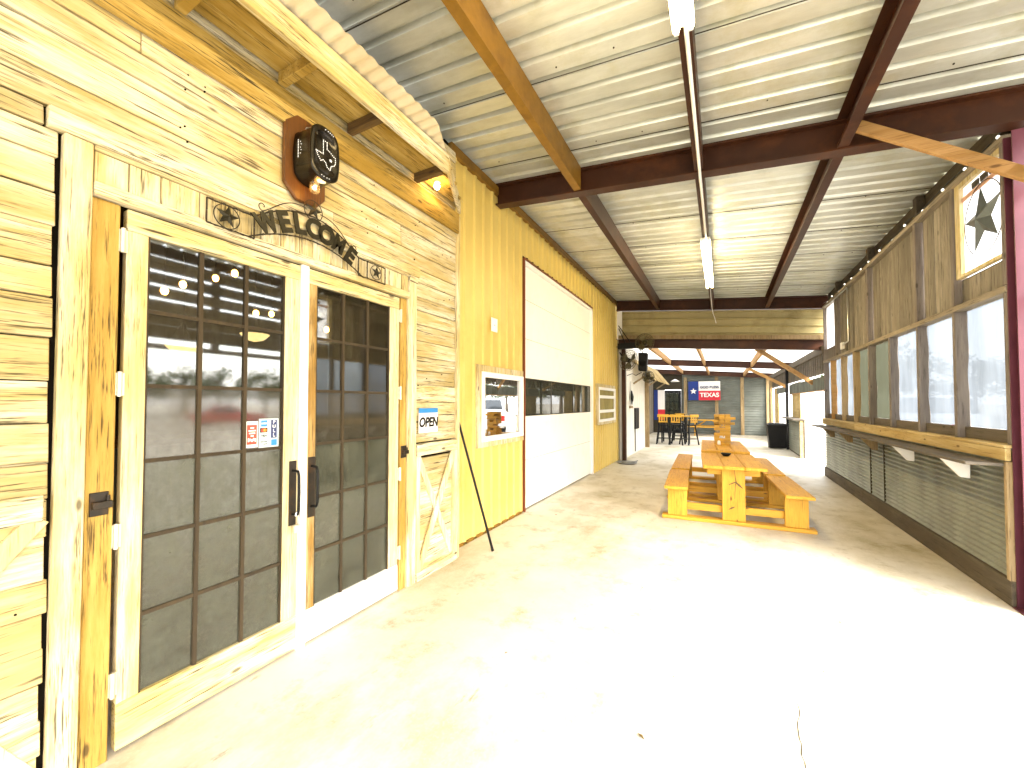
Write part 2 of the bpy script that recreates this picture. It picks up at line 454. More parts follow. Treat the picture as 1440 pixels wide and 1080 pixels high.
class MB:
    def __init__(s):
        s.v, s.f, s.sm = [], [], []

    def add(s, vs, fs, smooth=False):
        o = len(s.v)
        s.v += [tuple(p) for p in vs]
        for f in fs:
            s.f.append(tuple(o + i for i in f))
            s.sm.append(smooth)
        return s

    def box(s, x0, x1, y0, y1, z0, z1):
        vs = [(x, y, z) for z in (z0, z1) for y in (y0, y1) for x in (x0, x1)]
        return s.add(vs, [(0, 2, 3, 1), (4, 5, 7, 6), (0, 1, 5, 4), (2, 6, 7, 3), (0, 4, 6, 2), (1, 3, 7, 5)])

    def hexa(s, b, t):
        """8 corners: b four bottom ccw, t four top ccw"""
        return s.add(list(b) + list(t), [(3, 2, 1, 0), (4, 5, 6, 7), (0, 1, 5, 4), (1, 2, 6, 5), (2, 3, 7, 6), (3, 0, 4, 7)])

    def bar(s, p, q, w, h, up=(0, 0, 1)):
        """rectangular bar from p to q, w sideways, h along up"""
        p, q = Vector(p), Vector(q)
        d = (q - p).normalized()
        u = Vector(up)
        u = (u - d * u.dot(d)).normalized()
        sd_ = d.cross(u)
        a, b = sd_ * w / 2, u * h / 2
        return s.hexa([p - a - b, p + a - b, q + a - b, q - a - b], [p - a + b, p + a + b, q + a + b, q - a + b])

    def tube(s, pts, r, n=8, cap=True):
        pts = [Vector(p) for p in pts]
        rs = r if isinstance(r, (list, tuple)) else [r] * len(pts)
        ref = None
        rings = []
        for i, p in enumerate(pts):
            d = (pts[min(i + 1, len(pts) - 1)] - pts[max(i - 1, 0)]).normalized()
            if ref is None:
                ref = Vector((0, 0, 1)) if abs(d.z) < 0.9 else Vector((1, 0, 0))
            a = (ref - d * ref.dot(d)).normalized()
            ref = a
            b = d.cross(a)
            rings.append([p + (a * math.cos(t) + b * math.sin(t)) * rs[i] for t in [2 * math.pi * k / n for k in range(n)]])
        vs = [q for ring in rings for q in ring]
        fs = [(i * n + k, i * n + (k + 1) % n, (i + 1) * n + (k + 1) % n, (i + 1) * n + k) for i in range(len(pts) - 1) for k in range(n)]
        s.add(vs, fs, True)
        if cap:
            s.add(rings[0], [tuple(range(n))[::-1]])
            s.add(rings[-1], [tuple(range(n))])
        return s

    def lathe(s, prof, c, axis=(0, 0, 1), n=20, sx=1.0):
        """prof [(r, h)] about axis through c; sx squashes one side"""
        ax = Vector(axis).normalized()
        ref = Vector((0, 0, 1)) if abs(ax.z) < 0.9 else Vector((1, 0, 0))
        a = (ref - ax * ref.dot(ax)).normalized()
        b = ax.cross(a)
        c = Vector(c)
        vs, fs = [], []
        for r, h in prof:
            for k in range(n):
                t = 2 * math.pi * k / n
                vs.append(c + ax * h + a * math.cos(t) * r + b * math.sin(t) * r * sx)
        for i in range(len(prof) - 1):
            for k in range(n):
                fs.append((i * n + k, i * n + (k + 1) % n, (i + 1) * n + (k + 1) % n, (i + 1) * n + k))
        return s.add(vs, fs, True)

    def prism(s, poly, off, base, e1, e2, e3):
        """polygon [(a,b)] in plane base + a*e1 + b*e2, thickness off along e3"""
        base, e1, e2, e3 = map(Vector, (base, e1, e2, e3))
        n = len(poly)
        lo = [base + e1 * a + e2 * b for a, b in poly]
        hi = [p + e3 * off for p in lo]
        fs = [tuple(range(n))[::-1], tuple(range(n, 2 * n))] + [(i, (i + 1) % n, n + (i + 1) % n, n + i) for i in range(n)]
        return s.add(lo + hi, fs)

    def ball(s, c, r, n=10, sz=1.0):
        prof = [(max(1e-4, r * math.sin(math.pi * i / n)), -r * sz * math.cos(math.pi * i / n)) for i in range(n + 1)]
        return s.lathe(prof, c, n=n * 2)

    def build(s, name, mat, parent=None, loc=None, bevel=0.0, jitter=0.0):
        L = Vector(loc) if loc is not None else (parent_world(parent) if parent else Vector((0, 0, 0)))
        me = bpy.data.meshes.new(name)
        me.from_pydata([tuple(Vector(p) - L) for p in s.v], [], s.f)
        me.polygons.foreach_set('use_smooth', s.sm)
        bm = bmesh.new()
        bm.from_mesh(me)
        if jitter:
            for vtx in bm.verts:
                vtx.co += Vector((random.uniform(-1, 1), random.uniform(-1, 1), random.uniform(-1, 1))) * jitter
        bmesh.ops.recalc_face_normals(bm, faces=bm.faces)
        if bevel:
            ed = [e for e in bm.edges if len(e.link_faces) == 2 and e.calc_face_angle(0) > 0.6]
            bmesh.ops.bevel(bm, geom=ed, offset=bevel, segments=1, affect='EDGES', clamp_overlap=True)
        bm.to_mesh(me)
        bm.free()
        me.materials.append(MATS[mat])
        o = bpy.data.objects.new(name, me)
        COL.objects.link(o)
        if parent:
            o.parent = parent
            if loc is not None:
                o.location = L - parent_world(parent)
        else:
            o.location = L
        return o


def parent_world(o):
    v = Vector((0, 0, 0))
    while o is not None:
        v += Vector(o.location)
        o = o.parent
    return v


def tag(o, label, cat, group=None):
    o['label'] = label
    o['category'] = cat
    if group:
        o['group'] = group
    return o


def thing(name, loc, label, cat, group=None):
    o = bpy.data.objects.new(name, None)
    o.empty_display_size = 0.1
    COL.objects.link(o)
    o.location = loc
    return tag(o, label, cat, group)


def structure(o):
    o['kind'] = 'structure'
    return o


def copy_tree(o, parent=None):
    c = o.copy()
    COL.objects.link(c)
    if parent is not None:
        c.parent = parent
    for ch in o.children:
        copy_tree(ch, c)
    return c


def text(name, s, size, mat, parent, pos, xdir, ydir, extrude=0.002, shear=0.0, offset=0.0, sx=1.0, align='CENTER'):
    cu = bpy.data.curves.new(name, 'FONT')
    cu.body = s
    cu.size = size
    cu.extrude = extrude
    cu.shear = shear
    cu.offset = offset
    cu.align_x = align
    cu.align_y = 'CENTER'
    cu.materials.append(MATS[mat])
    o = bpy.data.objects.new(name, cu)
    COL.objects.link(o)
    o.parent = parent
    X, Y = Vector(xdir).normalized(), Vector(ydir).normalized()
    Zv = X.cross(Y)
    m = Matrix((X, Y, Zv)).transposed().to_4x4()
    m.translation = Vector(pos) - parent_world(parent)
    me = bpy.data.meshes.new_from_object(o)
    bpy.data.objects.remove(o)
    me.name = name
    o = bpy.data.objects.new(name, me)
    COL.objects.link(o)
    o.parent = parent
    o.matrix_local = m @ Matrix.Diagonal((sx, 1, 1, 1))
    return o


def star_poly(r, ri=0.42, rot=0.0):
    return [(math.sin(rot + k * math.pi / 5) * (r if k % 2 == 0 else r * ri), math.cos(rot + k * math.pi / 5) * (r if k % 2 == 0 else r * ri)) for k in range(10)]


def raised_star(mb, c, r, e1, e2, e3, h, ri=0.40, rot=0.0):
    """faceted barn star: centre raised along e3"""
    c, e1, e2, e3 = map(Vector, (c, e1, e2, e3))
    p = [c + e1 * a + e2 * b for a, b in star_poly(r, ri, rot)]
    vs = p + [c + e3 * h, c - e3 * 0.002]
    fs = [(i, (i + 1) % 10, 10) for i in range(10)] + [((i + 1) % 10, i, 11) for i in range(10)]
    mb.add(vs, fs)


def ribbed(mb, u0, u1, fn, period, rib, depth, slope=0.012, smooth=False, seams=()):
    """profile along u of flat pans and raised ribs; fn(u, d) -> two end points of the line"""
    prof = []
    u = u0
    while u < u1 - 1e-6:
        f = u + period - rib
        prof += [(u, 0.0), (min(f, u1), 0.0)]
        if f + slope < u1:
            prof += [(f + slope, depth), (min(u + period - slope, u1), depth)]
        u += period
    if prof[-1][0] < u1:
        prof.append((u1, 0.0))
    vs = []
    for a, d in prof:
        p, q = fn(a, d)
        vs += [p, q]
    mb.add(vs, [(2 * i, 2 * i + 1, 2 * i + 3, 2 * i + 2) for i in range(len(prof) - 1)], smooth)


def wavy(mb, u0, u1, fn, period, amp, n=8):
    k = int((u1 - u0) / period * n)
    vs = []
    for i in range(k + 1):
        a = u0 + (u1 - u0) * i / k
        p, q = fn(a, amp * math.sin(2 * math.pi * (a - u0) / period))
        vs += [p, q]
    mb.add(vs, [(2 * i, 2 * i + 1, 2 * i + 3, 2 * i + 2) for i in range(k)], True)


def lap_boards(mb, xf, y0, y1, z0, z1, h, ends=0.0, joints=True, tilt=0.009, hv=0.18):
    """horizontal lap siding whose front is near x = xf, facing +x"""
    z = z0
    while z < z1 - 0.01:
        hh = min(h * random.uniform(1 - hv, 1 + hv), z1 - z)
        if z1 - z - hh < 0.04:
            hh = z1 - z
        cuts = [y0 + random.uniform(-ends, ends), y1 + random.uniform(-ends, ends)]
        if joints and y1 - y0 > 1.6:
            cuts.insert(1, random.uniform(y0 + 0.6, y1 - 0.6))
        for a, b in zip(cuts[:-1], cuts[1:]):
            j = random.uniform(-0.003, 0.003)
            g = 0.0019
            w = [random.uniform(-0.0025, 0.0025) for _ in range(4)]
            mb.hexa([(xf - 0.022, a, z + g), (xf + tilt + j, a, z + g + w[0]), (xf + tilt + j, b - 0.002, z + g + w[1]), (xf - 0.022, b - 0.002, z + g)],
                    [(xf - 0.022, a, z + hh - g), (xf + j, a, z + hh - g + w[2]), (xf + j, b - 0.002, z + hh - g + w[3]), (xf - 0.022, b - 0.002, z + hh - g)])
        z += hh


# ------------------------------------------------------------------ ground
b = MB()
b.box(-60, 900, -300, 700, -1.0, -0.06)
structure(b.build('ground', 'gravel'))
b = MB()
b.box(-9.0, 2.35, -7.0, 23.5, -0.5, 0.0)
structure(b.build('floor', 'concrete'))
b = MB()


def crack(mb, pts, w):
    for i in range(len(pts) - 1):
        (x0, y0), (x1, y1) = pts[i], pts[i + 1]
        d = Vector((x1 - x0, y1 - y0, 0)).normalized()
        s_ = Vector((-d.y, d.x, 0)) * w * random.uniform(0.5, 1.2)
        z = 0.0015
        mb.add([(x0 - s_.x, y0 - s_.y, z), (x0 + s_.x, y0 + s_.y, z), (x1 + s_.x, y1 + s_.y, z), (x1 - s_.x, y1 - s_.y, z)], [(0, 1, 2, 3)])


def jag(p, q, n, j):
    return [(p[0] + (q[0] - p[0]) * i / n + random.uniform(-j, j), p[1] + (q[1] - p[1]) * i / n + random.uniform(-j, j)) for i in range(n + 1)]


crack(b, jag((0.33, 2.55), (0.22, 1.20), 26, 0.012), 0.0022)
crack(b, jag((1.02, 2.30), (0.87, 1.35), 20, 0.012), 0.0018)
structure(b.build('floor_crack', 'crack_dirt'))
for k, (x, y, s_) in enumerate([(-0.35, 1.95, 0.022), (-0.26, 2.45, 0.012), (-0.15, 1.75, 0.014), (0.05, 1.68, 0.011), (0.72, 3.6, 0.013), (-2.05, 5.2, 0.022), (-1.2, 2.2, 0.012), (0.5, 2.9, 0.009)]):
    b = MB()
    a = random.uniform(0, 3)
    c_, q = math.cos(a) * s_, math.sin(a) * s_
    b.add([(x - c_, y - q, 0.003), (x + q * .4, y - c_ * .4, 0.008), (x + c_, y + q, 0.004), (x - q * .4, y + c_ * .4, 0.009)], [(0, 1, 2, 3)])
    tag(b.build('dry_leaf', 'dry_leaf', loc=(x, y, 0)), 'tiny dry brown leaf scrap lying on the pale concrete floor', 'leaf scrap', 'leaf scraps on the floor')

# ------------------------------------------------------------------ entrance facade (weathered wood)
XF = -2.385
wall = thing('barn_wall', (XF, 1.0, 0), 'weathered plank barn front around the double glazed doors', 'wall')
b = MB()
lap_boards(b, XF, -3.2, 0.550, 0.0, 2.657, 0.152, ends=0.008)
lap_boards(b, XF, -3.2, 3.29, 2.745, 4.12, 0.150)
lap_boards(b, XF, 2.69, 3.285, 1.20, 2.745, 0.135, ends=0.006, joints=False)
lap_boards(b, XF - 0.008, 2.72, 3.27, 0.06, 1.06, 0.15, joints=False)
lap_boards(b, XF, -3.2, 0.512, 2.66, 2.742, 0.1)
b.build('siding', 'barn_wood', wall, bevel=0.0025)
b = MB()
b.box(-2.46, XF - 0.0235, -3.2, 0.74, 0.0, 4.14)
b.box(-2.46, XF - 0.0235, 0.74, 2.52, 2.46, 4.14)
b.box(-2.46, XF - 0.0325, 2.52, 3.28, 0.0, 4.14)
b.build('wall_core', 'dark_core', wall)
b = MB()                                         # nails
for k in range(46):
    y = random.choice((-0.4, 0.1, 0.43, 1.05, 1.6, 2.2, 2.8, 3.2)) + random.uniform(-0.14, 0.06)
    z = random.uniform(2.8, 3.25) if 0.5 < y else random.uniform(0.2, 3.2)
    if 2.7 < y and random.random() < 0.6:
        z = random.uniform(1.3, 2.7)
    b.lathe([(0.004, -0.02), (0.004, 0.012), (0.0005, 0.0125)], (XF, y, z), (1, 0, 0), 7)
o = b.build('nail_heads', 'dark_core', wall)
o['kind'] = 'stuff'
b = MB()                                         # casings and corner board
b.box(-2.40, -2.352, 0.562, 0.648, 0.0, 2.655)
b.box(-2.40, -2.355, 2.582, 2.685, 0.0, 2.60)
b.box(-2.46, -2.362, 3.292, 3.345, 0.0, 3.47)
b.build('door_casing', 'barn_wood_upright', wall, bevel=0.004, jitter=0.0015)
b = MB()
b.box(-2.42, -2.372, 0.651, 0.742, 0.0, 2.438)
b.box(-2.42, -2.374, 2.508, 2.579, 0.0, 2.438)
b.build('door_jamb', 'jamb_wood', wall, bevel=0.004, jitter=0.0012)
b = MB()
b.box(-2.40, -2.349, 0.517, 2.72, 2.658, 2.742)
b.box(-2.40, -2.345, 0.651, 2.580, 2.442, 2.498)
b.box(-2.40, -2.357, 2.60, 2.70, 2.602, 2.655)
b.box(-2.40, -2.352, 0.651, 2.579, 2.632, 2.655)
b.build('head_rail', 'barn_wood', wall, bevel=0.003, jitter=0.001)
b = MB()
y = 0.653
while y < 2.575:
    w = random.uniform(0.09, 0.17)
    e_ = min(y + w, 2.578)
    b.box(-2.40, -2.362 + random.uniform(-0.003, 0.003), y, e_ - 0.004, 2.499, 2.631)
    y = e_
b.build('header_panel', 'barn_wood_upright', wall, bevel=0.002)
b = MB()                                         # X panel right of the door, and its twin at the left
for (ya, yb) in ((2.70, 3.285), (-0.08, 0.535)):
    b.box(-2.40, -2.350, ya, yb, 0.0, 0.075)
    b.box(-2.40, -2.350, ya, yb, 1.085, 1.19)
b.build('panel_rail', 'barn_wood', wall, bevel=0.003, jitter=0.001)
b = MB()
b.box(-2.40, -2.349, 2.690, 2.735, 0.0765, 1.0835)
b.box(-2.40, -2.349, 3.235, 3.286, 0.0765, 1.0835)
b.build('panel_stile', 'door_wood', wall, bevel=0.003)
for (p, q, xx) in (((2.735, 0.09), (3.235, 1.075), -2.352), ((2.735, 1.075), (3.235, 0.09), -2.372),
                   ((-0.06, 0.32), (0.525, 1.10), -2.352), ((-0.06, 1.10), (0.525, 0.09), -2.372)):
    b = MB()
    b.bar((xx - 0.011, p[0], p[1]), (xx - 0.011, q[0], q[1]), 0.062, 0.020, (1, 0, 0))
    b.build('diagonal_brace', 'door_wood', wall, bevel=0.002)

# ------------------------------------------------------------------ the two glazed doors


def glazed_door(label, y0, y1, g0, g1, hinge_y, stile_mats):
    d = thing('glazed_door', (-2.40, (y0 + y1) / 2, 0.0), label, 'door', 'glazed entrance doors')
    xb, xf = -2.425, -2.378
    b = MB()
    b.box(xb, xf, y0, g0, 0.222, 2.335)
    b.build('stile', stile_mats[0], d, bevel=0.003, jitter=0.001)
    b = MB()
    b.box(xb, xf, g1, y1, 0.222, 2.335)
    b.build('stile', stile_mats[1], d, bevel=0.003, jitter=0.001)
    b = MB()
    b.box(xb, xf + 0.001, y0, y1, 2.336, 2.432)
    b.build('top_rail', 'door_wood_rail', d, bevel=0.003, jitter=0.001)
    b = MB()
    b.box(xb, xf + 0.001, y0, y1, 0.018, 0.221)
    b.build('bottom_rail', 'door_wood_rail' if stile_mats[2] else 'white_paint', d, bevel=0.003, jitter=0.001)
    zs = [0.2225 + (2.335 - 0.2225) * i / 6 for i in range(7)]
    ys = [g0 + (g1 - g0) * i / 3 for i in range(4)]
    b = MB()
    for yy in ys[1:-1]:
        b.box(xf - 0.030, xf - 0.007, yy - 0.009, yy + 0.009, 0.2225, 2.3345)
    for zz in zs[1:-1]:
        for ya, yb in zip(ys[:-1], ys[1:]):
            b.box(xf - 0.028, xf - 0.009, ya + (0.0095 if ya > g0 else 0.0005), yb - (0.0095 if yb < g1 else 0.0005), zz - 0.009, zz + 0.009)
    b.box(xf - 0.028, xf - 0.004, g0 + 0.0005, g0 + 0.008, 0.2225, 2.3345)
    b.box(xf - 0.028, xf - 0.004, g1 - 0.008, g1 - 0.0005, 0.2225, 2.3345)
    b.build('muntin', 'muntin_wood', d)
    for i in range(6):
        for k in range(3):
            b = MB()
            b.box(xf - 0.022, xf - 0.019, ys[k] + 0.001, ys[k + 1] - 0.001, zs[i] + 0.001, zs[i + 1] - 0.001)
            b.build('glass_pane', 'door_glass_low' if i < 3 else 'door_glass_mid' if i == 3 else 'door_glass', d)
    for z in (0.318, 0.963, 1.635, 2.28):
        b = MB()
        b.tube([(xf + 0.012, hinge_y, z - 0.055), (xf + 0.012, hinge_y, z + 0.055)], 0.009, 8)
        b.box(xf - 0.002, xf + 0.005, hinge_y - 0.018, hinge_y + 0.018, z - 0.05, z + 0.05)
        b.build('hinge', 'hinge_metal', d)
    return d


door1 = glazed_door('left weathered glazed door with card stickers and open padlock', 0.768, 1.607, 0.845, 1.512, 0.752, ('door_wood', 'door_wood', True))
door2 = glazed_door('right glazed door with split dark stile and white bottom rail', 1.664, 2.492, 1.728, 2.388, 2.500, ('split_wood', 'door_wood', False))


def handle(door, y, z0, z1, plate_mat):
    b = MB()
    b.box(-2.378, -2.372, y - 0.024, y + 0.024, z0 - 0.07, z1 + 0.06)
    h = b.build('handle_plate', plate_mat, door, bevel=0.002)
    b = MB()
    b.tube([(-2.372, y, z0), (-2.328, y + 0.004, z0 + 0.004), (-2.320, y + 0.005, z0 + 0.03), (-2.318, y + 0.006, (z0 + z1) / 2), (-2.320, y + 0.005, z1 - 0.03), (-2.328, y + 0.004, z1 - 0.004), (-2.372, y, z1)], 0.0085, 8)
    b.build('handle', 'black_steel', h)


handle(door1, 1.572, 0.86, 1.13, 'rusty_iron')
handle(door2, 1.700, 0.88, 1.14, 'rusty_iron')
b = MB()
b.box(-2.40, -2.362, 1.610, 1.661, 0.0, 2.44)
tag(b.build('meeting_post', 'white_enamel', loc=(-2.38, 1.635, 0), bevel=0.003), 'white upright strip between the two glazed doors', 'door post')
pad = thing('padlock', (-2.335, 1.578, 0.86), 'open padlock with steel shackle hanging on the left door handle', 'padlock')
b = MB()
b.box(-2.345, -2.322, 1.556, 1.596, 0.752, 0.800)
b.build('lock_body', 'hinge_metal', pad, bevel=0.004)
b = MB()
b.tube([(-2.334, 1.592, 0.80), (-2.332, 1.596, 0.86), (-2.330, 1.588, 0.882), (-2.328, 1.575, 0.885), (-2.328, 1.566, 0.872), (-2.328, 1.563, 0.855)], 0.005, 8)
b.build('shackle', 'steel', pad)
for (y, z, nm, lab) in ((0.700, 1.118, 'gate_latch', 'dark iron latch on the door jamb left of the doors'), (2.548, 1.143, 'gate_latch', 'small dark iron latch on the jamb right of the doors')):
    b = MB()
    b.box(-2.373, -2.364, y - 0.035, y + 0.025, z - 0.05, z + 0.05)
    b.box(-2.3638, -2.340, y - 0.03, y + 0.032, z - 0.018, z + 0.012)
    b.tube([(-2.352, y + 0.02, z + 0.012), (-2.352, y + 0.02, z + 0.035)], 0.006, 8)
    tag(b.build(nm, 'rusty_iron', loc=(-2.372, y, z), bevel=0.002), lab, 'latch')

# stickers on the left door's glass
EX, EZ = (0, 1, 0), (0, 0, 1)        # writing on walls that face +x runs towards +y


def patch(mb, x, y0, y1, z0, z1, t=0.001):
    mb.box(x, x + t, y0, y1, z0, z1)


xs = -2.3962
st1 = thing('sticker', (xs, 1.335, 1.38), 'red and white sticker on the left door glass', 'sticker')
b = MB()
patch(b, xs, 1.300, 1.368, 1.295, 1.445)
b.build('backing', 'paper_white', st1)
b = MB()
patch(b, xs + 0.0012, 1.307, 1.362, 1.312, 1.425)
b.build('red_field', 'sign_red', st1)
b = MB()
for z, w in ((1.408, 0.02), (1.392, 0.04), (1.377, 0.034), (1.362, 0.016)):
    patch(b, xs + 0.0024, 1.335 - w / 2, 1.335 + w / 2, z - 0.004, z + 0.003)
for k in range(5):
    patch(b, xs + 0.0024, 1.312 + k * 0.0095, 1.319 + k * 0.0095, 1.328 + (k % 2) * 0.004, 1.349 - (k % 3) * 0.003)
b.build('white_print', 'paper_white', st1)
st2 = thing('sticker', (xs, 1.43, 1.38), 'pale sticker with card marks and PULL on the left door glass', 'sticker')
b = MB()
patch(b, xs, 1.374, 1.490, 1.288, 1.458)
b.build('backing', 'sign_grey', st2)
b = MB()
patch(b, xs + 0.0012, 1.444, 1.479, 1.342, 1.450)
b.build('dark_field', 'sign_navy', st2)
b = MB()
patch(b, xs + 0.0012, 1.385, 1.421, 1.412, 1.449)
b.build('blue_field', 'sign_blue', st2)
b = MB()
patch(b, xs + 0.0012, 1.446, 1.480, 1.297, 1.333)
b.build('blue_field', 'sign_blue', st2)
b = MB()
patch(b, xs + 0.0012, 1.380, 1.423, 1.377, 1.404)
b.build('black_field', 'sign_black', st2)
b = MB()
b.lathe([(0.0105, 0), (0.0105, 0.0006), (0.0001, 0.0007)], (xs + 0.0023, 1.396, 1.390), (1, 0, 0), 14)
b.build('red_disc', 'sign_red', st2)
b = MB()
b.lathe([(0.0105, 0), (0.0105, 0.0006), (0.0001, 0.0007)], (xs + 0.0026, 1.408, 1.390), (1, 0, 0), 14)
b.build('orange_disc', 'sign_orange', st2)
for k, ch in enumerate('PULL'):
    text('lettering', ch, 0.027, 'paper_white', st2, (xs + 0.003, 1.4615, 1.436 - k * 0.026), EX, EZ, 0.0003, offset=0.0006)
text('lettering', 'VISA', 0.017, 'sign_black', st2, (xs + 0.002, 1.402, 1.357), EX, EZ, 0.0003, shear=0.2, offset=0.0006)
text('lettering', 'DISCOVER', 0.0085, 'sign_black', st2, (xs + 0.002, 1.402, 1.322), EX, EZ, 0.0003, offset=0.0004)
b = MB()
patch(b, xs + 0.0012, 1.400, 1.424, 1.306, 1.311)
b.build('black_bar', 'sign_black', st2)
b = MB()
patch(b, xs + 0.0012, 1.381, 1.423, 1.3685, 1.371)
b.build('black_bar', 'sign_black', st2)
text('lettering', 'AMEX', 0.013, 'paper_white', st2, (xs + 0.003, 1.403, 1.430), EX, EZ, 0.0003, offset=0.0004)

# OPEN sign
sg = thing('open_sign', (-2.36, 2.85, 1.40), 'white OPEN sign hung with blue tape on the plank wall', 'sign')
b = MB()
b.box(-2.366, -2.361, 2.725, 2.985, 1.285, 1.475)
b.build('board', 'paper_white', sg)
b = MB()
b.box(-2.3605, -2.3590, 2.722, 2.985, 1.462, 1.505)
b.build('blue_tape', 'sign_blue', sg, jitter=0.0004)
text('lettering', 'OPEN', 0.116, 'sign_black', sg, (-2.3595, 2.853, 1.375), EX, EZ, 0.001, shear=0.18, offset=0.0045, sx=0.86)

# ------------------------------------------------------------------ lantern on a plaque
pl = thing('wall_lantern', (-2.37, 1.62, 3.08), 'dark pot lantern with beaded outline on a brown octagonal plaque', 'wall lamp')
b = MB()
oc = [(-0.13, -0.19), (-0.05, -0.27), (0.09, -0.27), (0.155, -0.19), (0.155, 0.19), (0.09, 0.27), (-0.05, 0.27), (-0.13, 0.19)]
b.prism(oc, 0.03, (-2.372, 1.60, 3.10), EX, EZ, (1, 0, 0))
b.build('plaque', 'plaque_wood', pl, bevel=0.006)
pc = Vector((-2.34, 1.618, 3.10))
b = MB()
n = 36


def oval(t, s=1.0):
    """stadium outline of the pot, about 0.24 wide and 0.38 tall"""
    a, c = 0.098 * s, 0.062 * s
    ct, st_ = math.cos(t), math.sin(t)
    return (a * math.copysign(abs(ct) ** 0.85, ct), (a * math.copysign(abs(st_) ** 0.85, st_)) + math.copysign(c, st_) * min(1, abs(st_) * 2.2))


rows = [(0.0, 1.0), (0.012, 1.06), (0.02, 1.03), (0.10, 1.03), (0.155, 1.0), (0.165, 1.05), (0.175, 1.05), (0.182, 0.97), (0.177, 0.88), (0.182, 0.82), (0.17, 0.78), (0.176, 0.4), (0.178, 0.02)]
vs, fs = [], []
for d, s_ in rows:
    for k in range(n):
        a, c_ = oval(2 * math.pi * k / n, s_)
        vs.append(pc + Vector((d, a, c_)))
for i in range(len(rows) - 1):
    for k in range(n):
        fs.append((i * n + k, i * n + (k + 1) % n, (i + 1) * n + (k + 1) % n, (i + 1) * n + k))
b.add(vs, fs, True)
b.build('pot', 'dark_pot', pl)
tex = [(-0.02, 0.105), (0.012, 0.105), (0.012, 0.05), (0.035, 0.045), (0.06, 0.03), (0.085, 0.02), (0.088, -0.02), (0.075, -0.045), (0.05, -0.06), (0.04, -0.095), (0.015, -0.085), (0.0, -0.055), (-0.02, -0.045), (-0.04, -0.06), (-0.065, -0.03), (-0.08, 0.0), (-0.02, 0.0)]
b = MB()
for i in range(len(tex)):
    p, q = tex[i], tex[(i + 1) % len(tex)]
    L_ = math.hypot(q[0] - p[0], q[1] - p[1])
    m_ = max(1, int(L_ / 0.011))
    for k in range(m_):
        a = p[0] + (q[0] - p[0]) * k / m_
        c_ = p[1] + (q[1] - p[1]) * k / m_
        b.ball(pc + Vector((0.177, a * 0.82, c_ * 0.82 - 0.008)), 0.0026, 4)
b.build('outline_beads', 'small_glow', pl)
b = MB()
for k in range(9):
    if k == 5:
        b.build('rim_beads', 'small_glow', pl)
        b = MB()
    t = R(60 + k * 8) if k < 5 else R(-150 + k * 9)
    a, c_ = oval(t, 0.93)
    b.ball(pc + Vector((0.182, a, c_)), 0.0024, 4)
b.build('rim_beads', 'small_glow', pl)
b = MB()
for k in range(12):
    b.ball(pc + Vector((0.06, -0.1025, 0.065 - k * 0.0095)), 0.0022, 4)
for k in range(5):
    b.ball(pc + Vector((0.08 + 0.008 * (k % 2), -0.1025, 0.05 - k * 0.018)), 0.0020, 4)
b.build('side_beads', 'small_glow', pl)
b = MB()
raised_star(b, pc + Vector((0.177, 0.037, -0.024)), 0.012, EX, EZ, (1, 0, 0), 0.003)
b.build('star', 'small_glow', pl)
b = MB()
b.lathe([(0.024, 0.0), (0.03, -0.02), (0.03, -0.06), (0.02, -0.075), (0.0005, -0.077)], pc + Vector((0.09, -0.01, -0.155)), n=16)
b.build('jar', 'jar_glass', pl)
b = MB()
b.ball(pc + Vector((0.09, -0.01, -0.195)), 0.010, 8, 1.3)
b.build('bulb', 'bulb_glow', pl)
b = MB()
b.lathe([(0.026, 0), (0.026, -0.004), (0.0005, -0.006)], pc + Vector((0.14, 0.0, -0.160)), n=16)
b.build('bottom_lens', 'pendant_glow', pl)
b = MB()
b.tube([pc + Vector((0.02, -0.04, 0.158)), pc + Vector((0.045, -0.037, 0.188)), pc + Vector((0.08, -0.034, 0.178)), pc + Vector((0.10, -0.034, 0.158))], 0.004, 6)
b.build('bail', 'steel', pl)

# ------------------------------------------------------------------ WELCOME sign
ws = thing('welcome_sign', (-2.34, 1.66, 2.56), 'dark metal WELCOME sign with stars and barbed wire over the doors', 'sign')
XS = -2.325
yc, half = 1.655, 0.365


def arch_top(y):
    t = (y - yc) / half
    return 2.605 + 0.150 * (1 - t * t) if abs(t) < 1 else 2.605


def arch_bot(y):
    t = (y - yc) / (half + 0.03)
    return 2.480 + 0.115 * (1 - t * t)


def wire(mb, pts, r=0.0042):
    mb.tube(pts, r, 6)
    # second strand twisted round the first, with barbs
    n_ = len(pts)
    mb.tube([Vector(p) + Vector((0.004 * math.cos(i * 1.9), 0, 0.004 * math.sin(i * 1.9))) for i, p in enumerate(pts)], r * 0.7, 5)
    for i in range(4, n_ - 1, 7):
        p = Vector(pts[i])
        mb.tube([p + Vector((0.01, -0.006, -0.010)), p + Vector((-0.004, 0.006, 0.010))], 0.0022, 5)


b = MB()
top = [(XS, yc - half + 2 * half * i / 40, arch_top(yc - half + 2 * half * i / 40)) for i in range(41)]
bot = [(XS, yc - half - 0.03 + 2 * (half + 0.03) * i / 40, arch_bot(yc - half - 0.03 + 2 * (half + 0.03) * i / 40)) for i in range(41)]
wire(b, top)
wire(b, bot)
for (ya, yb) in ((1.055, yc - half), (yc + half, 2.278)):
    for z in (2.480, 2.606):
        wire(b, [(XS, ya + (yb - ya) * i / 12, z) for i in range(13)])
    for y in ((ya, yb) if ya < 1.2 else (ya, 2.10, yb)):
        wire(b, [(XS, y, 2.48 + 0.126 * i / 8) for i in range(9)])
b.build('wire_frame', 'rusty_iron', ws)
b = MB()


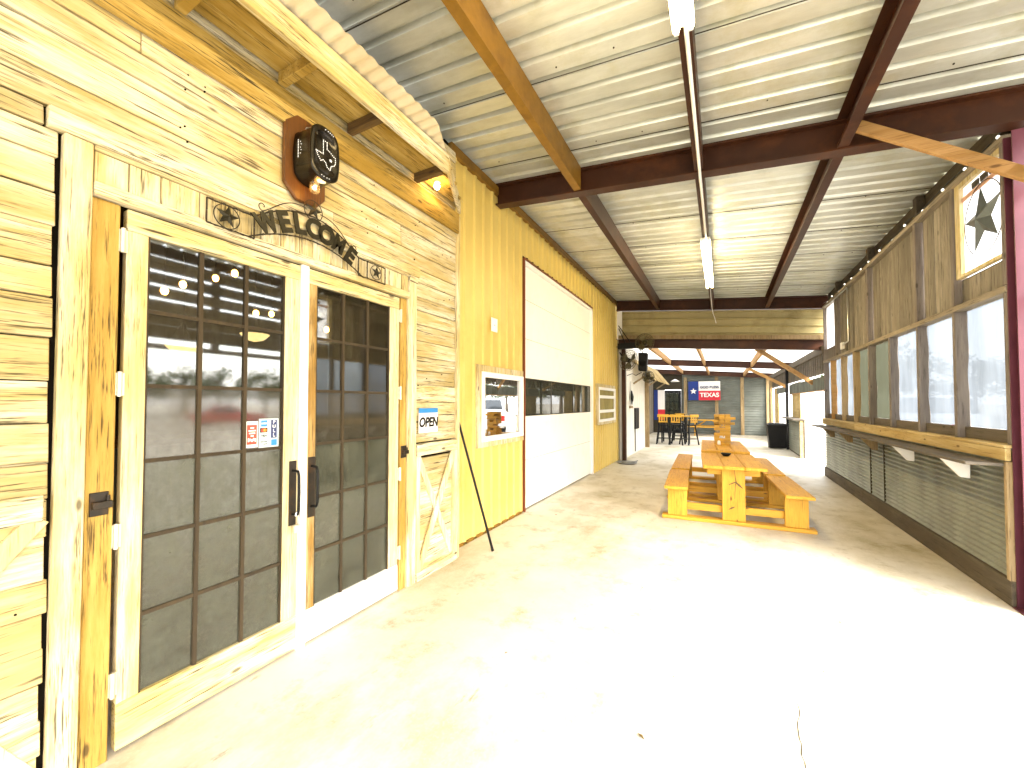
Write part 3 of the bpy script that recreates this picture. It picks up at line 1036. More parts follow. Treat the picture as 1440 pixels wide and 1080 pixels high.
def scroll(mb, y0, z0, y1, z1, sgn):
    pts = []
    for i in range(22):
        t = i / 21
        pts.append((XS, y0 + (y1 - y0) * t, z0 + (z1 - z0) * t + 0.030 * math.sin(t * math.pi * 1.3)))
    ex, ez = pts[-1][1], pts[-1][2]
    for k in range(16):
        a = k / 15 * 5.0
        rr = 0.028 * (1 - k / 20)
        pts.append((XS, ex + sgn * (math.sin(a) * rr), ez + 0.028 - math.cos(a) * rr))
    mb.tube(pts, 0.003, 6)


scroll(b, 1.605, 2.79, 1.335, 2.68, -1)
scroll(b, 1.705, 2.79, 1.975, 2.66, 1)
b.build('scroll', 'rusty_iron', ws)
for (y, z, r_) in ((1.150, 2.545, 0.060), (2.185, 2.545, 0.050), (1.655, 2.795, 0.062)):
    b = MB()
    raised_star(b, (XS + 0.006, y, z), r_, EX, EZ, (1, 0, 0), 0.018, 0.42, 0.1)
    b.build('star', 'bronze', ws)
    b = MB()
    b.tube([(XS, y + math.cos(2 * math.pi * k / 28) * r_ * 1.05, z + math.sin(2 * math.pi * k / 28) * r_ * 1.05) for k in range(29)], 0.0028, 6)
    b.build('star_ring', 'rusty_iron', ws)
for k, ch in enumerate('WELCOME'):
    y = yc + (k - 3) * 0.096 + (-0.008 if k == 0 else 0)
    slope = math.atan2(arch_top(y + 0.02) - arch_top(y - 0.02), 0.04) * 0.85
    z = (arch_top(y) + arch_bot(y)) / 2
    text('letter', ch, 0.165 if ch not in 'WM' else 0.155, 'bronze', ws, (XS + 0.003, y, z - 0.002), (0, math.cos(slope), math.sin(slope)), (0, -math.sin(slope), math.cos(slope)), 0.004, offset=0.008, sx=0.76 if ch in 'WM' else 0.90)

# ------------------------------------------------------------------ awning over the entrance
aw = thing('awning', (-2.2, 1.0, 3.5), 'small plank awning with wavy metal sheet above the entrance', 'awning')
YE0, YE1 = 2.64, 3.31           # outer and inner end of the clipped corner
b = MB()
yy = -2.6
xs0 = -2.352
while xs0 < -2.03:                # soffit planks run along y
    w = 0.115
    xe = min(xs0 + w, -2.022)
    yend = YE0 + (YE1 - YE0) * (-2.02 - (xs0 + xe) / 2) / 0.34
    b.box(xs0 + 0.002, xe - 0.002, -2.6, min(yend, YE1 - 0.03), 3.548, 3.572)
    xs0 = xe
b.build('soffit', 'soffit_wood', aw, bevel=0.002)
b = MB()
b.box(-2.372, -2.345, -2.6, 3.30, 3.275, 3.478)
b.build('ledger', 'soffit_wood', aw, bevel=0.003)
b = MB()
b.box(-2.02, -1.982, -2.6, YE0, 3.462, 3.612)
b.build('fascia', 'barn_wood', aw, bevel=0.004, jitter=0.0015)
b = MB()
b.bar((-2.0, YE0 + 0.012, 3.540), (-2.352, YE1, 3.545), 0.026, 0.130, (0, 0, 1))
b.build('end_fascia', 'barn_wood', aw, bevel=0.003)
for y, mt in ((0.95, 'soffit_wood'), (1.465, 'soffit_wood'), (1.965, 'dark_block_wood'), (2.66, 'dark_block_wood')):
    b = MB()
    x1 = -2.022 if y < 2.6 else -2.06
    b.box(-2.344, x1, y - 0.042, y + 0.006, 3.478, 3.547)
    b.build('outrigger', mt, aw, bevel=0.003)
b = MB()


def awn(y, d):
    x0 = -2.345
    x1 = -1.83 if y < 2.30 else -1.83 - 0.53 * (y - 2.30) / (3.36 - 2.30)
    return ((x0, y, 3.632 + d), (max(x1, x0 + 0.01), y, 3.622 + d))


wavy(b, -2.6, 3.36, awn, 0.082, 0.0065)
b.build('metal_sheet', 'awning_metal', aw)
lamp = thing('soffit_bulb', (-2.24, 2.80, 3.56), 'lit bulb under the far end of the entrance awning', 'light bulb')
b = MB()
b.lathe([(0.03, 0.0), (0.03, -0.012), (0.018, -0.02)], (-2.25, 2.82, 3.548), n=14)
b.build('bulb_holder', 'white_enamel', lamp)
b = MB()
b.ball((-2.25, 2.82, 3.505), 0.026, 8, 1.1)
b.build('bulb', 'filament_glow', lamp)

# ------------------------------------------------------------------ yellow metal wall
XM = -2.53
mw = thing('metal_wall', (XM, 7.0, 0), 'yellow ribbed metal wall beyond the plank entrance', 'wall')
GD0, GD1, GDZ = 5.13, 8.52, 3.66
W1 = (4.02, 5.00, 1.10, 1.95)
b = MB()


def ribs(y0, y1, z0, z1):
    ribbed(b, y0, y1, lambda y, d: ((XM + d, y, z0), (XM + d, y, z1)), 0.2, 0.075, 0.022, 0.02)


ribs(3.30, GD0 - 0.02, 0.0, 4.203)
ribs(GD0 - 0.02, GD1 + 0.06, GDZ + 0.03, 4.203)
ribs(GD1 + 0.06, 11.02, 0.0, 4.203)
b.build('ribbed_sheet', 'yellow_metal', mw)
b = MB()
b.box(-2.72, XM - 0.01, 3.30, GD0 - 0.02, 0, 4.32)
b.box(-2.72, XM - 0.01, GD0 - 0.02, GD1 + 0.06, GDZ + 0.04, 4.32)
b.box(-2.72, XM - 0.01, GD1 + 0.06, 11.02, 0, 4.32)
b.build('wall_core', 'dark_core', mw)
b = MB()
b.box(XM - 0.004, XM + 0.045, 3.36, 11.02, 4.205, 4.31)
b.box(XM + 0.0005, XM + 0.022, 3.36, GD0 - 0.05, 0.0, 0.03)
b.build('eave_trim', 'gold_trim_lit_steel', mw)
b = MB()
b.box(XM - 0.02, XM + 0.05, 10.93, 11.03, 0.0, 4.145)
b.build('corner_trim', 'tan_metal', mw)

gd = thing('garage_door', (XM, 6.8, 0), 'tall white overhead door with one row of dark panes', 'garage door')
b = MB()
sec = [0.02, 0.72, 1.36, 1.92, 2.5, 3.08, 3.58]
for i in range(6):
    if i == 2:
        continue
    z0, z1 = sec[i] + 0.002, sec[i + 1] - 0.002
    ribbed(b, z0, z1, lambda z, d: ((XM - 0.02 - d, GD0 + 0.03, z), (XM - 0.02 - d, GD1 - 0.0, z)), 0.116, 0.02, 0.0004, 0.006)
b.build('door_panel', 'white_paint', gd)
dy = (GD1 - GD0 - 0.03) / 3
for k in range(3):
    b = MB()
    b.box(XM - 0.032, XM - 0.028, GD0 + 0.03 + dy * k + 0.012, GD0 + 0.03 + dy * (k + 1) - 0.012, 1.372, 1.908)
    b.build('dark_pane', 'strip_glass', gd)
b = MB()
for k in range(4):
    yk = GD0 + 0.03 + dy * k
    b.box(XM - 0.036, XM - 0.022, yk - 0.011 + (0.012 if k == 0 else 0), yk + 0.011 - (0.012 if k == 3 else 0), 1.362, 1.918)
b.build('pane_divider', 'dark_panel', gd)
b = MB()
b.box(XM - 0.06, XM - 0.05, GD0 + 0.02, GD1 + 0.01, 0.0, 3.6)
b.build('door_back', 'dark_panel', gd)
b = MB()
b.box(XM - 0.03, XM + 0.028, GD1 + 0.001, GD1 + 0.075, 0.0, GDZ - 0.03)
b.box(XM - 0.03, XM + 0.028, GD0 + 0.03, GD1 + 0.075, 3.585, GDZ - 0.0305)
b.build('door_frame', 'white_paint', gd, bevel=0.003)
b = MB()
b.box(XM - 0.03, XM + 0.032, GD0 + 0.012, GD0 + 0.028, 0.0, GDZ)
b.box(XM - 0.03, XM + 0.032, GD0 + 0.029, GD1 + 0.08, GDZ - 0.016, GDZ)
b.build('red_edge', 'red_trim', gd)


def small_window(label, y0, y1, z0, z1, glassmat, mull):
    w = thing('wall_window', (XM, (y0 + y1) / 2, z0), label, 'window')
    fx = XM + 0.050
    b = MB()
    b.box(XM + 0.0, fx, y0, y0 + 0.09, z0, z1)
    b.box(XM + 0.0, fx, y0 + 0.091, y1, z1 - 0.075, z1)
    b.box(XM + 0.0, fx + 0.006, y0 + 0.091, y1, z0, z0 + 0.06)
    b.build('outer_frame', 'barn_wood_upright', w, bevel=0.003, jitter=0.001)
    b = MB()
    a0, a1, c0, c1 = y0 + 0.095, y1 - 0.002, z0 + 0.062, z1 - 0.077
    t = 0.062
    b.box(XM + 0.005, fx + 0.008, a0, a0 + t, c0, c1)
    b.box(XM + 0.005, fx + 0.008, a1 - t - 0.03, a1, c0, c1)
    b.box(XM + 0.005, fx + 0.008, a0 + t + 0.0005, a1 - t - 0.0305, c1 - t, c1)
    b.box(XM + 0.005, fx + 0.008, a0 + t + 0.0005, a1 - t - 0.0305, c0, c0 + t)
    for zz in mull:
        b.box(XM + 0.012, fx + 0.002, a0 + t + 0.0005, a1 - t - 0.0305, zz - 0.035, zz + 0.035)
    b.build('white_frame', 'white_enamel', w, bevel=0.003)
    cuts = [c0 + t] + sorted(mull) + [c1 - t]
    for za, zb in zip(cuts[:-1], cuts[1:]):
        b = MB()
        b.box(XM + 0.026, XM + 0.030, a0 + t + 0.001, a1 - t - 0.031, za, zb)
        b.build('pane', glassmat, w)


small_window('square window with white frame left of the white overhead door', 3.86, 5.05, 1.03, 2.00, 'mirror_glass', [])
small_window('three pane white window right of the white overhead door', 8.86, 10.55, 1.05, 2.0, 'yellow_glass', [1.36, 1.70])
b = MB()
b.box(XM + 0.024, XM + 0.036, 4.20, 4.345, 2.44, 2.61)
sp = b.build('cover_plate', 'white_enamel', loc=(XM + 0.03, 4.27, 2.52), bevel=0.004)
tag(sp, 'white square cover plate on the yellow metal wall', 'cover plate')
b = MB()
b.lathe([(0.008, 0), (0.006, 0.004), (0.0005, 0.005)], (XM + 0.036, 4.27, 2.52), (1, 0, 0), 10)
b.build('screw', 'black_steel', sp)

b = MB()
b.tube([(-2.14, 3.63, 0.005), (-2.15, 3.62, 0.06), (-2.468, 3.36, 1.60), (-2.470, 3.358, 1.62)], [0.016, 0.0135, 0.0115, 0.006], 10)
tag(b.build('black_rod', 'black_steel', loc=(-2.3, 3.5, 0)), 'long black rod leaning against the wall beside the planks', 'rod')

# ------------------------------------------------------------------ main roof


def zu(x):          # underside of the roof sheet
    return 4.33 - 0.094 * (x + 2.53)


roof = thing('patio_roof', (0, 4.0, 4.0), 'ribbed grey metal patio roof on brown steel beams', 'roof')
b = MB()
ribbed(b, -5.0, 10.98, lambda y, d: ((-2.62, y, zu(-2.62) + d), (2.45, y, zu(2.45) + d)), 0.205, 0.066, 0.040, 0.018)
b.build('roof_sheet', 'roof_metal', roof)
b = MB()                                  # lap seams between sheets
for y in [-4.9 + 0.984 * k for k in range(17)]:
    b.bar((-2.6, y, zu(-2.6) - 0.003), (2.43, y, zu(2.43) - 0.003), 0.006, 0.005)
b.build('sheet_seam', 'dark_panel', roof)
b = MB()
for y in [-3.3 + 1.025 * k for k in range(14)]:
    for x in (-2.2, -1.1, -0.65, 0.35, 1.5, 1.85):
        b.ball((x + random.uniform(-0.03, 0.03), y + random.uniform(-0.03, 0.03), zu(x) - 0.002), 0.007, 4)
b.build('roof_screws', 'dark_panel', roof)


def ibeam(y, x0, x1, name, mat, depth=0.26, par=None, zf=zu, drop=0.004):
    b = MB()
    for (a, c_, yw0, yw1) in ((drop, drop + 0.018, -0.065, 0.065), (drop + 0.0185, depth - 0.0185, -0.006, 0.006), (depth - 0.018, depth, -0.065, 0.065)):
        b.hexa([(x0, y + yw0, zf(x0) - c_), (x1, y + yw0, zf(x1) - c_), (x1, y + yw1, zf(x1) - c_), (x0, y + yw1, zf(x0) - c_)],
               [(x0, y + yw0, zf(x0) - a), (x1, y + yw0, zf(x1) - a), (x1, y + yw1, zf(x1) - a), (x0, y + yw1, zf(x0) - a)])
    return b.build(name, mat, par)


for y in (-2.2, 4.36, 10.86):
    ibeam(y, -2.50, 2.22, 'beam', 'brown_steel', par=roof, depth=0.275)
for x, mt in ((-1.42, 'gold_trim_lit_steel'), (-0.175, 'brown_steel'), (0.945, 'brown_steel')):  # near left purlin is brown steel too; gold colour paints its lit side
    for (ya, yb) in ((-5.0, 4.288), (4.432, 10.79)):
        b = MB()
        zt, zb = zu(x) - 0.008, zu(x) - 0.262
        w = 0.040
        # C-purlin: web plus two lips, open to the left
        b.box(x + w - 0.006, x + w, ya, yb, zb, zt)
        b.box(x - w, x + w - 0.0065, ya, yb, zb, zb + 0.006)
        b.box(x - w, x + w - 0.0065, ya, yb, zt - 0.006, zt)
        b.box(x - w, x - w + 0.005, ya, yb, zb + 0.0065, zb + (0.03 if x > -1 else 0.246))
        b.build('purlin', mt if ya < 0 else 'brown_steel', roof)
b = MB()
b.bar((2.40, -5.0, zu(2.4) - 0.10), (2.40, 10.9, zu(2.4) - 0.10), 0.04, 0.16)
b.build('edge_purlin', 'brown_steel', roof)

for k, (ya, lab) in enumerate(((0.09, 'lit tube light overhead at the top edge of the photo'), (6.02, 'lit tube light farther along the purlin'))):
    f = thing('tube_light', (-0.175, ya, 3.80), lab, 'tube light', 'tube lights under the middle purlin')
    b = MB()
    b.box(-0.235, -0.115, ya, ya + 2.44, 3.795, 3.826)
    b.build('housing', 'white_enamel', f, bevel=0.004)
    for xx in (-0.215, -0.135):
        b = MB()
        b.tube([(xx, ya + 0.02, 3.770), (xx, ya + 2.42, 3.770)], 0.019, 12)
        b.build('tube', 'tube_glow', f)
        for yy in (ya, ya + 2.42):
            b = MB()
            b.box(xx - 0.014, xx + 0.014, yy, yy + 0.019, 3.752, 3.7945)
            b.build('lamp_socket', 'white_enamel', f)
b = MB()
b.tube([(-0.165, 2.54, 3.815), (-0.165, 2.7, 3.818), (-0.165, 4.2, 3.818), (-0.165, 4.30, 3.795), (-0.165, 4.42, 3.795), (-0.165, 4.5, 3.815), (-0.165, 6.0, 3.815)], 0.014, 8)
tag(b.build('conduit', 'white_enamel', loc=(-0.165, 4.2, 3.81)), 'white conduit running between the two tube lights', 'conduit')
b = MB()
b.tube([(-0.17, 8.47, 3.80), (-0.175, 9.2, 3.76), (-0.17, 10.2, 3.72), (-0.16, 10.70, 3.70), (-0.13, 10.755, 3.62), (-0.10, 10.76, 3.48)], 0.007, 6)
tag(b.build('lamp_cord', 'white_enamel', loc=(-0.17, 9.5, 3.75)), 'white cord from the farther tube light to the header beam', 'cord')

# knee brace and near post
b = MB()
b.bar((0.985, 4.245, 3.90), (2.07, 4.245, 3.13), 0.038, 0.088)
tag(b.build('knee_brace', 'brace_wood', loc=(1.5, 4.245, 3.5), bevel=0.004), 'long pale wooden brace from the near beam to the right post', 'brace', 'wooden roof braces')
ps = thing('steel_post', (2.0, 4.40, 0), 'purple brown steel post at the near end of the window wall', 'post')
b = MB()
b.box(1.950, 2.055, 4.350, 4.360, 0.0, 3.60)
b.box(1.950, 2.055, 4.455, 4.465, 0.0, 3.60)
b.box(1.999, 2.006, 4.3605, 4.4545, 0.0, 3.60)
b.build('shaft', 'purple_steel', ps)
b = MB()
b.box(1.93, 2.08, 4.335, 4.468, 0.001, 0.012)
b.build('base_plate', 'purple_steel', ps)

# ------------------------------------------------------------------ window wall (right)
XW = 1.95
ww = thing('window_wall', (XW, 7.5, 0), 'grey timber window wall with corrugated metal skirt', 'wall')
Y0, Y1 = 4.47, 10.72
stud_y = [4.472, 5.25, 6.055, 6.895, 7.735, 8.515, 9.255, 10.04, 10.66]
tone = ['stud_wood', 'stud_wood', 'stud_wood', 'stud_wood', 'stud_wood', 'post_wood', 'post_wood', 'brace_wood', 'stud_wood']
for y, mt in zip(stud_y, tone):
    b = MB()
    b.box(XW, XW + 0.092, y, y + 0.048, 1.232, 2.408)
    b.build('stud', mt, ww, bevel=0.004, jitter=0.002)
for k in range(8):
    ya, yb = stud_y[k] + 0.0485, stud_y[k + 1] - 0.0005
    b = MB()
    n_ = 14
    vs = []
    for j in range(n_ + 1):
        for i in range(n_ + 1):
            y = ya + (yb - ya) * i / n_
            z = 1.335 + (2.407 - 1.335) * j / n_
            vs.append((XW + 0.084 + 0.004 * math.sin(y * 23 + z * 9 + k) + 0.003 * math.sin(z * 17 - y * 11), y, z))
    fs = [(j * (n_ + 1) + i, j * (n_ + 1) + i + 1, (j + 1) * (n_ + 1) + i + 1, (j + 1) * (n_ + 1) + i) for j in range(n_) for i in range(n_)]
    b.add(vs, fs, True)
    o = b.build('window_film', 'green_film' if k in (3, 4) else 'dark_tint_film', ww)
    if k in (3, 4):
        o['label'] = 'plastic window film, its green standing in for a thing outside'
    b = MB()
    b.box(XW + 0.050, XW + 0.090, ya, yb, 1.2325, 1.334)
    b.build('lower_stop', 'shelf_wood', ww, bevel=0.003)
b = MB()
b.box(XW - 0.006, XW + 0.10, Y0, Y1, 2.409, 2.462)
b.build('middle_rail', 'rail_wood', ww, bevel=0.004, jitter=0.002)
b = MB()
b.box(XW - 0.006, XW + 0.10, Y0, Y1, 3.585, 3.635)
b.build('top_rail', 'rail_wood', ww, bevel=0.004, jitter=0.002)
b = MB()
for (a, c_) in ((Y0, 6.3), (6.303, 8.4), (8.403, Y1)):
    b.box(XW - 0.035, XW - 0.001, a, c_, 1.105 + random.uniform(-0.004, 0.004), 1.205)
    b.box(XW - 0.040, XW + 0.11, a, c_, 1.2065, 1.231)
b.build('sill', 'sill_wood', ww, bevel=0.004, jitter=0.0015)
b = MB()
wavy(b, 0.20, 1.10, lambda z, d: ((XW + 0.010 - d, Y0 + 0.04, z), (XW + 0.010 - d, Y1, z)), 0.050, 0.014, 10)
b.build('corrugated_skirt', 'wainscot_metal', ww)
b = MB()
b.box(XW + 0.025, XW + 0.10, Y0, Y1, 0.0, 1.19)
b.build('skirt_core', 'kick_wood', ww)
b = MB()
b.box(XW - 0.022, XW + 0.024, Y0, 8.1, 0.0, 0.198)
b.box(XW - 0.020, XW + 0.024, 8.104, Y1, 0.0, 0.192)
b.build('kick_board', 'kick_wood', ww, bevel=0.005, jitter=0.002)
b = MB()
b.box(XW - 0.03, XW + 0.0245, Y0 - 0.001, Y0 + 0.039, 0.199, 1.10)
b.build('corner_board', 'post_wood', ww, bevel=0.003)
b = MB()
for y in (7.73, 7.17):
    b.box(XW - 0.012, XW + 0.005, y, y + 0.012, 0.21, 0.98)
b.build('skirt_seam', 'dark_panel', ww)
# upper boards
up_posts = [(5.245, 0.055), (6.06, 0.07), (7.74, 0.09), (9.62, 0.12), (4.472, 0.04)]
for y, w in up_posts:
    b = MB()
    b.box(XW + 0.0, XW + 0.093, y, y + w, 2.4635, 3.584)
    b.build('upper_post', 'stud_wood', ww, bevel=0.004, jitter=0.002)


def upright_boards(mb, y0, y1, z0, z1, x, wmin=0.10, wmax=0.16, gap=0.004):
    y = y0
    while y < y1 - 0.01:
        e_ = min(y + random.uniform(wmin, wmax), y1)
        if y1 - e_ < 0.05:
            e_ = y1
        j = random.uniform(0, 0.006)
        mb.box(x + j, x + 0.02 + j, y, e_ - gap * random.uniform(0.6, 2.0), z0, z1)
        y = e_


b = MB()
upright_boards(b, 5.31, 6.055, 2.464, 3.583, XW + 0.062)
upright_boards(b, 6.135, 7.735, 2.464, 3.583, XW + 0.062)
upright_boards(b, 7.835, 9.615, 2.464, 3.583, XW + 0.062)
b.build('upper_boards', 'grey_plank', ww)
b = MB()
upright_boards(b, 4.514, 5.243, 2.464, 2.70, XW + 0.055, 0.12, 0.2, 0.002)
b.build('lower_star_boards', 'grey_plank', ww)
b = MB()
b.box(XW + 0.01, XW + 0.09, 9.745, Y1, 2.463, 2.68)
b.box(XW + 0.01, XW + 0.09, 10.66, Y1, 2.681, 3.584)
b.build('end_block', 'stud_wood', ww)
b = MB()
b.box(XW + 0.06, XW + 0.066, 9.745, 10.655, 2.685, 3.58)
b.build('end_film', 'star_film', ww)

# the same timber screen goes on towards the camera above the open side
ns = thing('upper_screen', (XW, 1.0, 2.4), 'slatted timber screen above the open side, seen in the door glass', 'screen')
b = MB()
for k in range(6):
    z = 2.44 + k * 0.185
    b.box(XW + 0.03, XW + 0.055, -5.0, 4.25, z, z + (0.148 if k in (2, 3, 4) else 0.18))
b.build('slats', 'grey_plank', ns)
for y in (-4.0, -2.2, -0.4, 1.4, 3.2):
    b = MB()
    b.box(XW + 0.056, XW + 0.13, y, y + 0.09, 2.36, 3.62)
    b.build('upright', 'stud_wood', ns)
b = MB()
b.box(XW + 0.0, XW + 0.13, -5.0, 4.25, 2.30, 2.358)
b.build('bottom_rail', 'rail_wood', ns)

# shelf with brackets
sh = thing('wall_shelf', (1.82, 7.5, 1.05), 'long dark drink shelf along the window wall', 'shelf')
b = MB()
b.box(1.70, XW - 0.037, 4.48, 10.78, 1.064, 1.088)
b.build('shelf_board', 'shelf_wood', sh, bevel=0.004)
for y in (5.0, 6.15, 7.35, 8.55, 9.75):
    b = MB()
    b.prism([(0, 0), (0.19, 0), (0.19, -0.17), (0.13, -0.165)], 0.038, (XW - 0.21, y, 1.059), (1, 0, 0), EZ, EX)
    b.build('bracket', 'white_paint' if y < 7 else 'post_wood', sh, bevel=0.003)

# star panel in the upper end of the window wall
sp_ = thing('star_panel', (XW + 0.03, 4.86, 2.72), 'white translucent panel with large dark metal star', 'star panel')
b = MB()
ya, yb, za, zb = 4.514, 5.240, 2.704, 3.582
for (p0, p1, q0, q1) in ((ya, ya + 0.035, za, zb), (yb - 0.085, yb, za, zb), (ya + 0.0355, yb - 0.0855, za, za + 0.03), (ya + 0.0355, yb - 0.0855, zb - 0.05, zb)):
    b.box(XW + 0.016, XW + 0.06, p0, p1, q0, q1)
b.build('panel_frame', 'door_wood', sp_, bevel=0.003)
b = MB()
b.box(XW + 0.045, XW + 0.05, ya + 0.036, yb - 0.086, za + 0.031, zb - 0.051)
b.build('panel_sheet', 'star_film', sp_)
b = MB()
b.box(XW + 0.034, XW + 0.044, ya + 0.036, yb - 0.087, 3.40, 3.44)
b.build('pink_strip', 'panel_pink', sp_)
b = MB()
for k in range(4):
    b.box(XW + 0.034, XW + 0.044, 4.99 - k * 0.13 - 0.10, 4.99 - k * 0.13, 3.45, 3.50)
b.build('dark_square', 'dark_panel', sp_)
b = MB()
raised_star(b, (XW + 0.030, 4.815, 3.12), 0.29, (0, -1, 0), EZ, (-1, 0, 0), 0.05, 0.40, -0.12)
b.build('star', 'star_metal', sp_)
b = MB()
b.tube([(XW + 0.028, 4.815 + 0.285 * math.cos(2 * math.pi * k / 40), 3.12 + 0.31 * math.sin(2 * math.pi * k / 40)) for k in range(41)], 0.004, 6)
b.build('star_ring', 'rusty_iron', sp_)

# rafter tails and string lights along the top of the window wall
sl = thing('string_lights', (1.97, 7.5, 3.72), 'string of small white bulbs along the top of the window wall', 'string lights')
pts = []
for k in range(57):
    y = 4.45 + (10.65 - 4.45) * k / 56
    pts.append((1.965 + 0.01 * math.sin(k), y, 3.70 - 0.035 * abs(math.sin(k * math.pi / 8))))
b = MB()
b.tube(pts, 0.005, 6)
b.build('cable', 'string_cable', sl)
for k in range(1, 56, 4):
    x, y, z = pts[k]
    b = MB()
    b.ball((x - 0.004, y, z - 0.02), 0.012, 6, 1.2)
    b.build('bulb', 'small_glow', sl)
b = MB()
for y in (4.56, 6.06, 7.74, 9.62):
    b.box(XW + 0.02, XW + 0.095, y, y + 0.09, 3.636, zu(1.99) - 0.02)
b.build('roof_support', 'kick_wood', ww)
b = MB()
b.box(XW + 0.10, XW + 0.116, Y0, Y1, 3.60, zu(2.0) - 0.01)
b.build('top_board', 'kick_wood', ww)
cd = thing('outlet_conduit', (1.93, 8.6, 2.5), 'thin metal conduit with white outlet box on the upper boards', 'conduit')
b = MB()
b.tube([(1.94, 10.6, 3.60), (1.935, 9.9, 3.55), (1.935, 8.78, 3.55), (1.935, 8.72, 3.50), (1.935, 8.72, 2.62)], 0.012, 8)
b.tube([(1.935, 8.72, 2.62), (1.935, 9.1, 2.60)], 0.010, 8)
b.build('pipe', 'steel', cd)
b = MB()
b.box(1.925, 1.965, 9.10, 9.22, 2.53, 2.65)
b.build('outlet_box', 'white_enamel', cd, bevel=0.004)

# ------------------------------------------------------------------ header and lower far roof
def zl(x):
    return 3.30 - 0.078 * (x + 2.43)


hd = thing('header_panel', (0, 10.9, 3.3), 'tan ribbed metal panel above the passage to the far bay', 'panel')
b = MB()
K = 5


def hline(t, d):
    za_, zb_ = (zl(-2.50) - 0.01) + t * (zu(-2.5) - 0.28 - zl(-2.5) + 0.01), (zl(2.0) - 0.01) + t * (zu(2.0) - 0.28 - zl(2.0) + 0.01)
    return ((-2.50, 10.90 - d, za_), (2.0, 10.90 - d, zb_))


ribbed(b, 0.0, 1.0, hline, 0.25, 0.08, 0.03, 0.03)
b.build('ribbed_sheet', 'tan_metal', hd)
b = MB()
b.box(-2.50, -2.36, 10.86, 10.868, 3.28, 4.03)
b.build('side_strip', 'white_paint', hd)
b = MB()
b.bar((-2.45, 10.83, zl(-2.45) + 0.03), (2.0, 10.83, zl(2.0) + 0.03), 0.06, 0.09)
b.build('ledger', 'post_wood', hd)

fr_ = thing('far_roof', (0, 16.0, 3.2), 'lower pale translucent roof over the far bay', 'roof')
b = MB()
ribbed(b, 10.95, 23.0, lambda y, d: ((-3.6, y, zl(-3.6) + d), (2.6, y, zl(2.6) + d)), 0.24, 0.06, 0.03, 0.016)
b.build('roof_sheet', 'pale_sheet', fr_)
for y in (10.96, 16.55, 22.1):
    ibeam(y, -3.5, 2.2, 'beam', 'brown_steel', 0.235, fr_, zl)
for x in (-1.75, -0.55, 0.95):
    for (ya, yb) in ((11.03, 16.48), (16.62, 22.0)):
        b = MB()
        b.box(x - 0.03, x + 0.03, ya, yb, zl(x) - 0.20, zl(x) - 0.005)
        b.build('purlin', 'brace_wood', fr_)
for (p, q, lab) in (((0.75, 11.2, 2.86), (2.0, 12.2, 2.05), 'wooden roof brace over the white side opening'), ((0.85, 16.4, 2.78), (1.98, 16.4, 2.10), 'wooden roof brace farther in above the bin')):
    b = MB()
    b.bar(p, q, 0.04, 0.10)
    tag(b.build('knee_brace', 'brace_wood', loc=p), lab, 'brace', 'wooden roof braces')

# ------------------------------------------------------------------ far bay: end wall and side walls
ew = thing('end_wall', (0, 22.3, 0), 'grey green metal end wall with timber posts', 'wall')
b = MB()
ribbed(b, 0.0, 3.1, lambda z, d: ((-1.80, 22.32 - d, z), (2.1, 22.32 - d, z)), 0.12, 0.05, 0.016, 0.02)
b.build('metal_sheet', 'end_wall_metal', ew)
b = MB()
b.box(-3.5, -1.80, 22.30, 22.36, 2.25, 3.3)
b.box(-1.86, 2.1, 22.34, 22.40, 0, 3.3)
b.box(-3.5, -2.76, 22.30, 22.36, 0.0, 2.249)
b.build('dark_boards', 'dark_panel', ew)
for x in (-1.72, -0.30, 0.80, 1.86):
    b = MB()
    b.box(x, x + 0.15, 22.20, 22.285, 0.0, 2.87)
    b.build('timber_post', 'post_wood', ew, bevel=0.004)
fd = thing('far_door', (-2.3, 22.3, 0), 'dark framed glazed door in the far end wall', 'door')
b = MB()
b.box(-2.75, -2.62, 22.25, 22.31, 0.0, 2.22)
b.box(-1.98, -1.86, 22.25, 22.31, 0.0, 2.22)
b.box(-2.619, -1.981, 22.25, 22.31, 2.08, 2.22)
b.box(-2.619, -1.981, 22.25, 22.31, 0.0, 0.25)
b.build('door_frame', 'black_plastic', fd)
b = MB()
for k in range(1, 4):
    b.box(-2.619, -1.981, 22.262, 22.292, 0.25 + 0.4575 * k - 0.015, 0.25 + 0.4575 * k + 0.015)
for x in (-2.41, -2.19):
    b.box(x - 0.012, x + 0.012, 22.258, 22.261, 0.2505, 2.0795)
b.build('muntin', 'black_plastic', fd)
b = MB()
b.box(-2.618, -1.982, 22.294, 22.298, 0.251, 2.079)
b.build('glass_pane', 'far_glass', fd)

lw = thing('white_side_wall', (-2.45, 13, 0), 'white board wall left beyond the dark post', 'wall')
b = MB()
for k in range(18):
    b.box(-2.50, -2.42 + (0.004 if k % 2 else 0), 11.08 + k * 0.2, 11.277 + k * 0.2, 0.0, 3.25)
b.build('boards', 'far_wall_paint', lw)
b = MB()
b.box(-2.60, -2.501, 11.08, 14.68, 0.0, 3.2)
b.build('wall_core', 'dark_panel', lw)
b = MB()
b.box(-2.46, -2.28, 14.69, 14.80, 0.0, 2.6)
b.build('end_post', 'post_wood', lw, bevel=0.004)
rw = thing('recess_wall', (-3.0, 18, 0), 'dim plank wall of the recess behind the bar stools', 'wall')
b = MB()
for k in range(32):
    b.box(-3.30, -3.24 + (0.004 if k % 2 else 0), 14.82 + k * 0.235, 15.05 + k * 0.235, 0.0, 3.3)
b.build('boards', 'grey_plank', rw)

